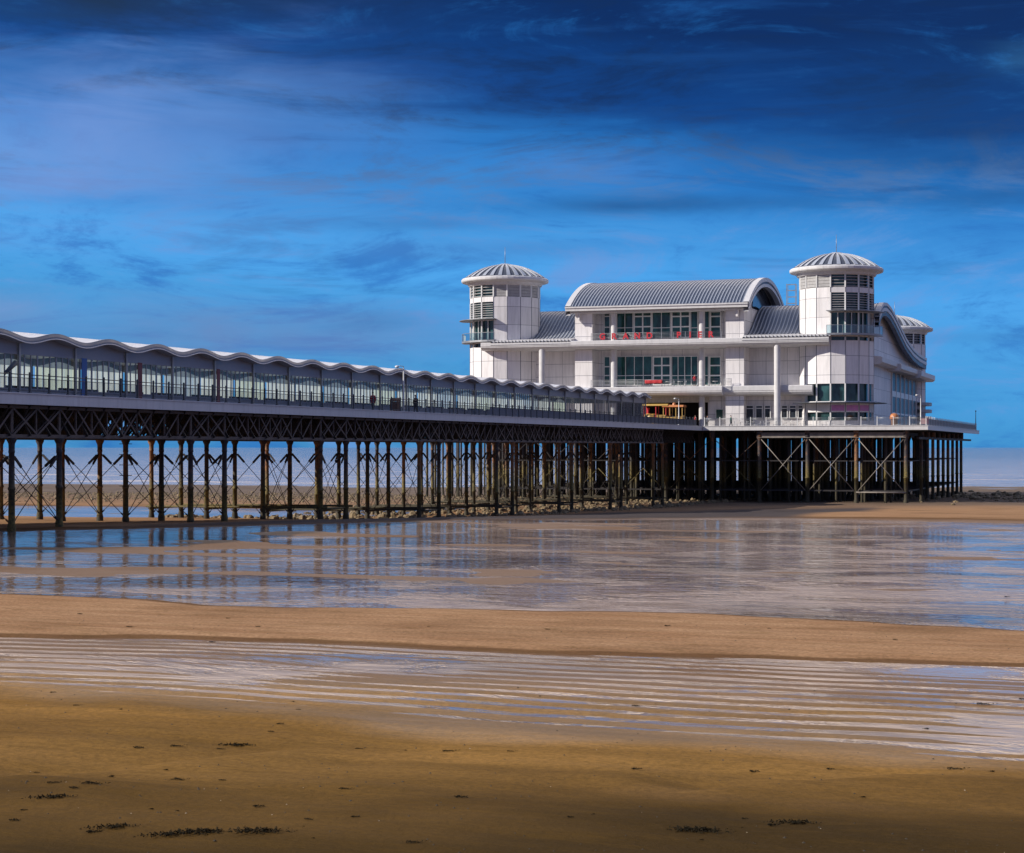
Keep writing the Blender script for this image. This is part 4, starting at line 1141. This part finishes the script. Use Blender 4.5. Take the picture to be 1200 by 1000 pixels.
# ------------------------------------------------------------------ things on the deck
def lamp(b, a, h, label, two=False):
    t = thing("lamp_post", label, "lamp", (b, a, DECK))
    m = MB(); m.lathe(0, 0, [(0.14, 0), (0.14, 0.5), (0.085, 0.6), (0.055, h - 0.1)], 10, smooth=True); m.build("pole", FRAMEW, t, shift=Vector())
    m = MB(); m.tube([(0, 0, h - 0.15), (0, 0, h + 0.02), (-0.25, -0.1, h + 0.08), (-0.5, -0.2, h + 0.05)], 0.035, 6); m.build("bracket", STEEL, t, shift=Vector())
    m = MB(); m.lathe(-0.55, -0.22, [(0, h + 0.12), (0.16, h + 0.08), (0.20, h - 0.02), (0.12, h - 0.1), (0, h - 0.1)], 10, smooth=True); m.build("lamp_head", FRAMEW, t, shift=Vector())
    return t
def along_for(px, b):
    r = (px - 600) / 2150.0; return b * (NV.x + DV.x * r) / (DV.y * r - DV.x)
lamp(-63.0, along_for(473, -63.0), 4.2, "tall slim white lamp post standing inside the walkway railing before the shelter")
lamp(BX(795.5, 271.4), 271.4, 4.3, "white lamp post at the end of the walkway beside the yellow land train")
lamp(BX(1079, 271.6), 271.6, 4.5, "white lamp post on the front corner of the pier head")
t = thing("mast", "thin dark mast at the far seaward end of the pier head railing", "mast", (-29.4, 358.5, DECK))
m = MB(); m.tube([(0, 0, 0), (0, 0, 3.7)], [0.09, 0.05], 8); m.build("pole", DARKSTEEL, t, shift=Vector())
m = MB(); m.lathe(0, 0, [(0, 3.95), (0.12, 3.9), (0.12, 3.7), (0, 3.66)], 8); m.build("cap", DARKSTEEL, t, shift=Vector())
# coin telescope
t = thing("telescope", "coin telescope on a pillar tilted up beside the walkway railing", "telescope", (-63.2, along_for(11, -63.2), DECK))
m = MB(); m.lathe(0, 0, [(0.18, 0), (0.16, 0.1), (0.07, 0.2), (0.06, 1.35)], 10, smooth=True); m.build("pillar", DARKSTEEL, t, shift=Vector())
m = MB(); m.tube([(-0.1, -0.35, 1.25), (0.0, 0.0, 1.55), (0.12, 0.5, 1.95)], [0.09, 0.13, 0.16], 10); m.build("barrel", DARKSTEEL, t, shift=Vector())
# litter bins
t = thing("litter_bin", "brown timber litter bin standing at the walkway railing", "bin", (-63.15, along_for(463, -63.15), DECK))
m = MB()
for i in range(6): m.box(-0.36, -0.32, -0.36 + i * 0.12, -0.27 + i * 0.12, 0.05, 1.05); m.box(0.32, 0.36, -0.36 + i * 0.12, -0.27 + i * 0.12, 0.05, 1.05)
m.box(-0.32, 0.32, -0.36, 0.36, 0.03, 1.0); m.build("body", BROWNW, t, shift=Vector())
m = MB(); m.prism([(-0.4, 1.05), (0.4, 1.05), (0.4, 1.12), (0.0, 1.35), (-0.4, 1.12)], -0.4, 0.4); m.build("lid", BROWNW, t, shift=Vector())
t = thing("kiosk_stall", "orange domed little stall behind the railing of the pier head", "stall", (BX(1048, 273.5), 273.5, DECK))
m = MB(); m.lathe(0, 0, [(0.45, 0), (0.5, 0.9), (0.5, 1.05)], 14); m.build("counter", BROWNW, t, shift=Vector())
m = MB(); m.lathe(0, 0, [(0.62, 1.05), (0.68, 1.2), (0.6, 1.6), (0.4, 1.85), (0, 1.95)], 14, smooth=True); m.build("canopy", ORANGE, t, shift=Vector())
t = thing("notice_board", "pale pink notice board fixed at the corner of the pier head railing", "sign", (PB1 + 0.1, 271.6, DECK))
m = MB(); m.box(-0.9, 0.2, -0.35, -0.29, 0.3, 1.15); m.build("board", mat("pale pink board", (0.66, 0.42, 0.42), 0.6), t, shift=Vector())
m = MB(); m.box(-0.8, -0.74, -0.28, -0.22, 0.1, 1.1); m.box(0.04, 0.1, -0.28, -0.22, 0.1, 1.1); m.build("bracket", STEEL, t, shift=Vector())
# land train
def wheel(mb, x, y, r): mb.tube([(x, y - 0.09, r), (x, y + 0.09, r)], r, 12)
ta = 274.2; tb = BX(768.5, ta)
t = thing("land_train_engine", "yellow land train engine with a round boiler under a canopy, parked before the dark entrance", "train", (tb, ta, DECK))
t.scale = (1.12, 1.3, 1.4)
m = MB(); m.tube([(-1.5, 0, 1.0), (0.2, 0, 1.0)], 0.52, 14); m.box(-1.7, 1.6, -0.55, 0.55, 0.42, 0.62); m.build("boiler", YELLOW, t, shift=Vector())
m = MB(); m.box(0.3, 1.6, -0.7, 0.7, 0.62, 1.35); m.build("cab", YELLOW, t, shift=Vector())
m = MB(); m.prism([(-0.85, 2.35), (0.85, 2.35), (0.6, 2.55), (-0.6, 2.55)], -1.7, 1.9); m.build("canopy", YELLOW, t, shift=Vector())
m = MB()
for x in (-1.5, 0.2, 1.6):
    for y in (-0.65, 0.65): m.box(x - 0.05, x + 0.05, y - 0.05, y + 0.05, 0.6, 2.35)
m.build("canopy_post", REDCLOTH, t, shift=Vector())
m = MB(); m.lathe(-1.1, 0, [(0.14, 1.4), (0.14, 1.9), (0.24, 2.1), (0.2, 2.15)], 12); m.build("chimney", REDCLOTH, t, shift=Vector())
for x, r in ((-1.1, 0.32), (1.1, 0.45)):
    for y in (-0.72, 0.72):
        m = MB(); wheel(m, x, y, r); m.build("wheel", RUBBER, t, shift=Vector())
tb = BX(790, ta)
t = thing("land_train_carriage", "yellow land train carriage with open sides and an orange roof, behind the yellow engine", "train", (tb, ta, DECK))
t.scale = (0.95, 1.3, 1.4)
m = MB(); m.box(-1.6, 1.6, -0.7, 0.7, 0.4, 0.6); m.box(-1.6, -1.5, -0.7, 0.7, 0.6, 1.3); m.box(1.5, 1.6, -0.7, 0.7, 0.6, 1.3); m.box(-1.5, 1.5, -0.7, -0.63, 0.6, 1.15); m.box(-1.5, 1.5, 0.63, 0.7, 0.6, 1.15); m.build("body", YELLOW, t, shift=Vector())
m = MB()
for x in (-1.55, -0.5, 0.5, 1.55):
    for y in (-0.66, 0.66): m.box(x - 0.06, x + 0.06, y - 0.06, y + 0.06, 1.15, 2.2)
m.build("roof_post", YELLOW, t, shift=Vector())
m = MB(); m.prism([(-0.85, 2.2), (0.85, 2.2), (0.65, 2.42), (-0.65, 2.42)], -1.75, 1.75); m.lathe(0, 0, [(0.3, 2.42), (0.25, 2.6), (0, 2.75)], 10); m.build("roof", ORANGE, t, shift=Vector())
for x in (-0.7, 0.5):
    m = MB(); m.box(x - 0.2, x + 0.2, -0.6, 0.6, 0.6, 0.95); m.box(x + 0.2, x + 0.28, -0.6, 0.6, 0.6, 1.4); m.build("bench_seat", BROWNW, t, shift=Vector())
for x in (-1.0, 1.0):
    for y in (-0.72, 0.72):
        m = MB(); wheel(m, x, y, 0.3); m.build("wheel", RUBBER, t, shift=Vector())

# cafe furniture on the balcony and the deck
def cafe_table(loc):
    t = thing("cafe_table", "", "table", loc)
    m = MB(); m.lathe(0, 0, [(0, 0.76), (0.42, 0.76), (0.42, 0.72), (0, 0.72)], 14); m.build("table_top", FRAMEW, t, shift=Vector())
    m = MB(); m.lathe(0, 0, [(0.26, 0), (0.26, 0.03), (0.035, 0.06), (0.035, 0.72)], 10); m.build("pedestal", STEEL, t, shift=Vector())
    return t
def cafe_chair(loc, rz):
    t = thing("cafe_chair", "", "chair", loc, rot=rz)
    m = MB(); m.box(-0.21, 0.21, -0.21, 0.21, 0.43, 0.46); m.build("seat", FRAMEW, t, shift=Vector())
    m = MB(); m.box(-0.21, 0.21, 0.18, 0.21, 0.62, 0.86); m.build("backrest", FRAMEW, t, shift=Vector())
    for x in (-0.18, 0.18):
        m = MB(); m.box(x - 0.015, x + 0.015, -0.2, -0.17, 0, 0.43); m.build("leg", STEEL, t, shift=Vector())
        m = MB(); m.box(x - 0.015, x + 0.015, 0.17, 0.20, 0, 0.88); m.build("leg", STEEL, t, shift=Vector())
    return t
zb1 = Z(9.43)
spots = [(783, 276.9, zb1), (797, 276.9, zb1), (838, 277.1, zb1)]
deckspots = [(868, 273.6, DECK), (884, 273.8, DECK), (902, 273.5, DECK), (922, 273.7, DECK), (934, 273.4, DECK), (968, 273.4, DECK)]
tp = cp_ = None
for i, (px, a, z) in enumerate(spots + deckspots):
    b = BX(px, a); up = z == zb1
    lt = "white round cafe table among white chairs on the first floor balcony" if up else "white round cafe table among white chairs behind the pier head railing"
    lc = "white cafe chair beside a round table on the first floor balcony" if up else "white cafe chair beside a round table behind the pier head railing"
    gt = "cafe tables on the balcony" if up else "cafe tables on the pier head"
    gc = "cafe chairs on the balcony" if up else "cafe chairs on the pier head"
    if tp is None: tp = cafe_table((b, a, z)); q = tp
    else: q = copy_tree(tp, W(b, a, z))
    q["label"] = lt; q["group"] = gt
    for dx, rz in ((-0.75, R(80)), (0.75, R(-95))):
        if cp_ is None: cp_ = cafe_chair((b + dx, a, z), rz); q = cp_
        else: q = copy_tree(cp_, W(b + dx, a + 0.1, z), rz + random.uniform(-0.3, 0.3))
        q["label"] = lc; q["group"] = gc
t = thing("banner", "long red banner hung on the first floor balcony rail", "banner", (BX(766, 275.0), 275.0, Z(9.4)))
m = MB(); m.grid([[(-1.4 + 2.8 * i / 14, -0.03 + 0.03 * math.sin(i * 1.3), 0.45 + 0.55 * j / 3) for i in range(15)] for j in range(4)]); o = m.build("cloth", REDCLOTH, t, shift=Vector())
so_ = o.modifiers.new("thick", 'SOLIDIFY'); so_.thickness = 0.015
m = MB(); m.tube([(-1.42, -0.01, 1.02), (1.42, -0.01, 1.02)], 0.02, 6); m.build("rod", STEEL, t, shift=Vector())

# ------------------------------------------------------------------ people
def skinned(name, pts, edges, radii, mt, parent, root=0):
    me = bpy.data.meshes.new(name); me.from_pydata(pts, edges, [])
    o = bpy.data.objects.new(name, me); C.objects.link(o)
    md = o.modifiers.new("s", 'SKIN')
    if not me.skin_vertices: me.skin_vertices.new()
    for v, r in zip(me.skin_vertices[0].data, radii): v.radius = (r, r) if not hasattr(r, '__len__') else r; v.use_root = False
    me.skin_vertices[0].data[root].use_root = True
    o.modifiers.new("d", 'SUBSURF').levels = 1; o.modifiers["d"].render_levels = 1
    dg = bpy.context.evaluated_depsgraph_get(); nm = bpy.data.meshes.new_from_object(o.evaluated_get(dg))
    bpy.data.objects.remove(o)
    for p in nm.polygons: p.use_smooth = True
    nm.materials.clear(); nm.materials.append(mt)
    o = bpy.data.objects.new(name, nm); C.objects.link(o); o.parent = parent
    return o
def person(loc, rz, label, coat, trousers, stride=0.22, h=1.0):
    t = thing("person", label, "person", loc, rot=rz)
    s = stride
    J = [(0, 0, .95), (0, 0, 1.15), (0, 0, 1.38), (0, 0, 1.50), (0, -.01, 1.56), (0, -.02, 1.66), (0, 0, 1.75),
         (.17, 0, 1.40), (.23, .04 * s, 1.14), (.22, -.25 * s - .05, .90), (.22, -.3 * s - .06, .82),
         (-.17, 0, 1.40), (-.23, .05, 1.14), (-.22, .25 * s, .90), (-.22, .3 * s, .82),
         (.09, 0, .90), (.10, -s * .6, .50), (.10, -s * .9, .09), (.10, -s * .9 - .16, .04),
         (-.09, 0, .90), (-.10, s * .3, .50), (-.10, s * 1.1, .11), (-.10, s * 1.1 - .15, .04), (0, -.115, 1.645)]
    E = [(0, 1), (1, 2), (2, 3), (3, 4), (4, 5), (5, 6), (2, 7), (7, 8), (8, 9), (9, 10), (2, 11), (11, 12), (12, 13), (13, 14), (0, 15), (15, 16), (16, 17), (17, 18), (0, 19), (19, 20), (20, 21), (21, 22), (5, 23)]
    Rr = [.13, .12, .14, .06, .06, .095, .06, .06, .045, .035, .04, .06, .045, .035, .04, .085, .06, .045, .04, .085, .06, .045, .04, .018]
    skinned("body", J, E, Rr, SKIN, t)
    cj = [J[0], J[1], J[2], (0, 0, 1.46), J[7], J[8], J[9], J[11], J[12], J[13], (0, 0, .80)]
    skinned("coat", cj, [(0, 1), (1, 2), (2, 3), (2, 4), (4, 5), (5, 6), (2, 7), (7, 8), (8, 9), (0, 10)], [.17, .16, .175, .09, .085, .065, .055, .085, .065, .055, .18], coat, t)
    tj = [J[0], J[15], J[16], J[17], J[19], J[20], J[21]]
    skinned("trousers", tj, [(0, 1), (1, 2), (2, 3), (0, 4), (4, 5), (5, 6)], [.14, .105, .08, .065, .105, .08, .065], trousers, t)
    skinned("hair", [(0, .03, 1.62), (0, .03, 1.72), (0, -.02, 1.77)], [(0, 1), (1, 2)], [.085, .10, .07], HAIRD, t)
    return t
def pw(px, b): return (b, along_for(px, b), DECK)
person(pw(437, -63.6), R(160), "person in a red coat walking along the walkway behind the railing", REDCLOTH, DENIM)
person(pw(487, -63.5), R(40), "person in dark clothes standing at the walkway railing near the tall lamp post", BLACKC, BLACKC, 0.08)
person((BX(814, 275.9), 275.9, zb1), R(10), "person in a red coat standing on the first floor balcony", REDCLOTH, BLACKC, 0.06)
person((BX(856.5, 273.3), 273.3, DECK), R(75), "person in a green coat walking on the pier head before the shopfront", GREENC, DENIM)
person((BX(815, 273.0), 273.0, DECK), R(-60), "person in a red coat walking past the column beside the entrance", REDCLOTH, BLACKC)
person((BX(829, 273.4), 273.4, DECK), R(120), "person in a dark coat walking on the pier head between red and green coats", DENIM, BLACKC)

# ------------------------------------------------------------------ stones and seaweed
def rocks(n, fn, smin, smax, label, seed):
    rp = random.Random(seed); m = MB()
    for _ in range(n):
        b, a = fn(rp); s = rp.uniform(smin, smax) * (0.6 + 0.8 * rp.random() ** 3)
        z = gz(b, a); c = Vector((0, 0, 0)); base_ = len(m.v); k = 6
        p = W(b, a, z)
        ph = rp.random() * 6.28
        ring = lambda r, h: [(p.x + math.cos(ph + q * 6.283 / k) * r * s * rp.uniform(0.75, 1.25), p.y + math.sin(ph + q * 6.283 / k) * r * s * rp.uniform(0.75, 1.25), p.z + h * s * rp.uniform(0.8, 1.2)) for q in range(k)]
        m.v += ring(0.55, -0.15) + ring(0.5, 0.28) + ring(0.24, 0.45)
        for l in range(2):
            for q in range(k): m.face(base_ + l * k + q, base_ + l * k + (q + 1) % k, base_ + (l + 1) * k + (q + 1) % k, base_ + (l + 1) * k + q)
        m.face(*[base_ + 2 * k + q for q in range(k)])
    o = m.build("stones", ROCK); o["kind"] = "stuff"; o["label"] = label; o["category"] = "stones"
def under(rp):
    a = rp.uniform(150, 300); return rp.uniform(-88, -62 + (a - 150) * 0.03), a
rocks(2200, under, 0.25, 0.75, "loose weedy stones lying under the far part of the walkway", 1)
rocks(4600, lambda rp: (rp.uniform(-190, -84), rp.gauss(262, 22)), 0.14, 0.46, "wide band of pebbly stones on the wet shore behind the walkway", 2)
rocks(900, lambda rp: (rp.uniform(-38, 60), rp.gauss(322, 20)), 0.4, 1.2, "dark stones at the water edge beyond the pier head", 3)

def weed_mesh(seed, n, spread):
    rp = random.Random(seed); m = MB()
    for _ in range(n):
        x, y = rp.gauss(0, spread), rp.gauss(0, spread * 0.45); t = rp.random() * 6.28; L = rp.uniform(0.02, 0.075); h = rp.uniform(0.01, 0.07)
        w = rp.uniform(0.004, 0.013); dx, dy = math.cos(t), math.sin(t)
        b = len(m.v)
        for q in range(4):
            f = q / 3.0; cx, cy, cz = x + dx * L * f, y + dy * L * f, 0.003 + 0.5 * h * math.sin(f * 2.6) + 0.004 * rp.random()
            ww = w * (1 - 0.5 * f); m.v += [(cx - dy * ww, cy + dx * ww, cz), (cx + dy * ww, cy - dx * ww, cz + 0.012)]
        for q in range(3): m.face(b + 2 * q, b + 2 * q + 1, b + 2 * q + 3, b + 2 * q + 2)
    return m
SW = []
for i, (n, sp) in enumerate(((30, 0.08), (60, 0.14), (130, 0.19), (230, 0.24), (18, 0.04))):
    o = weed_mesh(i + 3, n, sp).build("seaweed", WEED, fix=False); SW.append(o.data); bpy.data.objects.remove(o)
def at_ground(px, v):
    """where a measured spot on the sand lies"""
    y = 40.0
    for _ in range(12):
        x = (px - 600) / 2150.0 * y; b = x * NV.x + y * NV.y; a = x * DV.x + y * DV.y
        y = (CAMZ - max(gz(b, a), 0.0 if a > 33 else -1)) * 2150.0 / (v - 524.5)
    return Vector((x, y, max(gz(b, a), 0.0)))
big = [(133, 970, 2, "small dense dark clump of seaweed, leftmost of the clumps lying along the bottom foreground sand"), (235, 976, 3, "broad ragged dark clump of seaweed between two smaller ones on the bottom foreground sand"),
       (303, 975, 3, "wide dark clump of seaweed with loose outlying fronds beside the broad ragged clump"), (196, 979, 2, "low dark clump of seaweed just left of the broad ragged clump on the foreground sand"),
       (818, 974, 3, "scattered dark clump of seaweed on the darkest sand near the bottom, right of centre"), (62, 935, 2, "speckled dark patch of seaweed on tan sand near the left edge of the picture"),
       (278, 874, 2, "thin dark line of seaweed lying just below the little cut channel in the sand"), (1152, 826, 1, "thin line of dark seaweed lying across the sand ripples at the right edge"),
       (1085, 855, 4, "single small dark weed knot on the ripples near the right edge"), (932, 965, 2, "long dark strand of seaweed on the olive sand towards the lower right")]
for px, v, k_, lb in big:
    o = bpy.data.objects.new("seaweed", SW[k_]); C.objects.link(o); o.location = at_ground(px, v) + Vector((0, 0, 0.004)); o.rotation_euler = (0, 0, random.uniform(-0.3, 0.3)); o.scale = (0.7, 0.7, 0.7)
    o["label"] = lb; o["category"] = "seaweed"
small = [(45, 906), (70, 911), (62, 918), (85, 924), (105, 919), (132, 911), (160, 877), (205, 875), (258, 878), (250, 890), (195, 903), (210, 914), (262, 915), (175, 949), (205, 951), (30, 950), (17, 962), (108, 976),
         (345, 823), (352, 832), (330, 849), (320, 858), (420, 878), (475, 880), (525, 881), (600, 881), (360, 961), (415, 958), (300, 946), (368, 983), (485, 988), (400, 925), (540, 935), (745, 902), (880, 905), (668, 958),
         (695, 955), (975, 902), (1010, 935), (870, 960), (905, 968), (1120, 902), (1160, 905), (820, 985), (1195, 820), (250, 753), (150, 735), (95, 720), (265, 725), (640, 738), (780, 734), (500, 735), (900, 737), (300, 735), (1050, 750), (1180, 700), (60, 812), (90, 827), (140, 832), (660, 838), (746, 828)]
for px, v in small:
    o = bpy.data.objects.new("seaweed", SW[random.choice([0, 0, 1, 4])]); C.objects.link(o); o.location = at_ground(px + random.uniform(-3, 3), v) + Vector((0, 0, 0.004)); o.rotation_euler = (0, 0, random.uniform(-0.5, 0.5)); q_ = random.uniform(0.3, 0.7); o.scale = (q_, q_ * random.uniform(0.7, 1.2), q_)
    o["label"] = "small scrap of dark seaweed lying on the open sand"; o["category"] = "seaweed"; o["group"] = "small scraps of seaweed on the sand"

# shells, grit and worm casts on the near sand
rp = random.Random(11)
for nm, mt, n, smin, smax, lb in (("shells", mat("pale shell", (0.40, 0.32, 0.22), 0.5), 110, 0.006, 0.016, "tiny pale broken shells strewn over the near sand"), ("grit", mat("dark grit", (0.04, 0.03, 0.018), 0.8), 700, 0.008, 0.026, "dark grit and worm casts dotted over the near sand")):
    m = MB()
    for _ in range(n):
        y = 20 + 34 * rp.random() ** 1.3; x = rp.uniform(-0.30, 0.30) * y
        if rp.random() < 0.5: x += rp.gauss(0, 1.2)
        b = x * NV.x + y * NV.y; a = x * DV.x + y * DV.y; z = gz(b, a)
        if z < 0.02: continue
        s_ = rp.uniform(smin, smax); q = len(m.v); t0 = rp.random() * 6
        for j in range(5): m.v.append((x + math.cos(t0 + j * 1.2566) * s_ * rp.uniform(0.7, 1.3), y + math.sin(t0 + j * 1.2566) * s_ * rp.uniform(0.7, 1.3), z - 0.002))
        m.v.append((x, y, z + s_ * 0.7))
        for j in range(5): m.face(q + j, q + (j + 1) % 5, q + 5)
    o = m.build(nm, mt); o["kind"] = "stuff"; o["label"] = lb; o["category"] = nm
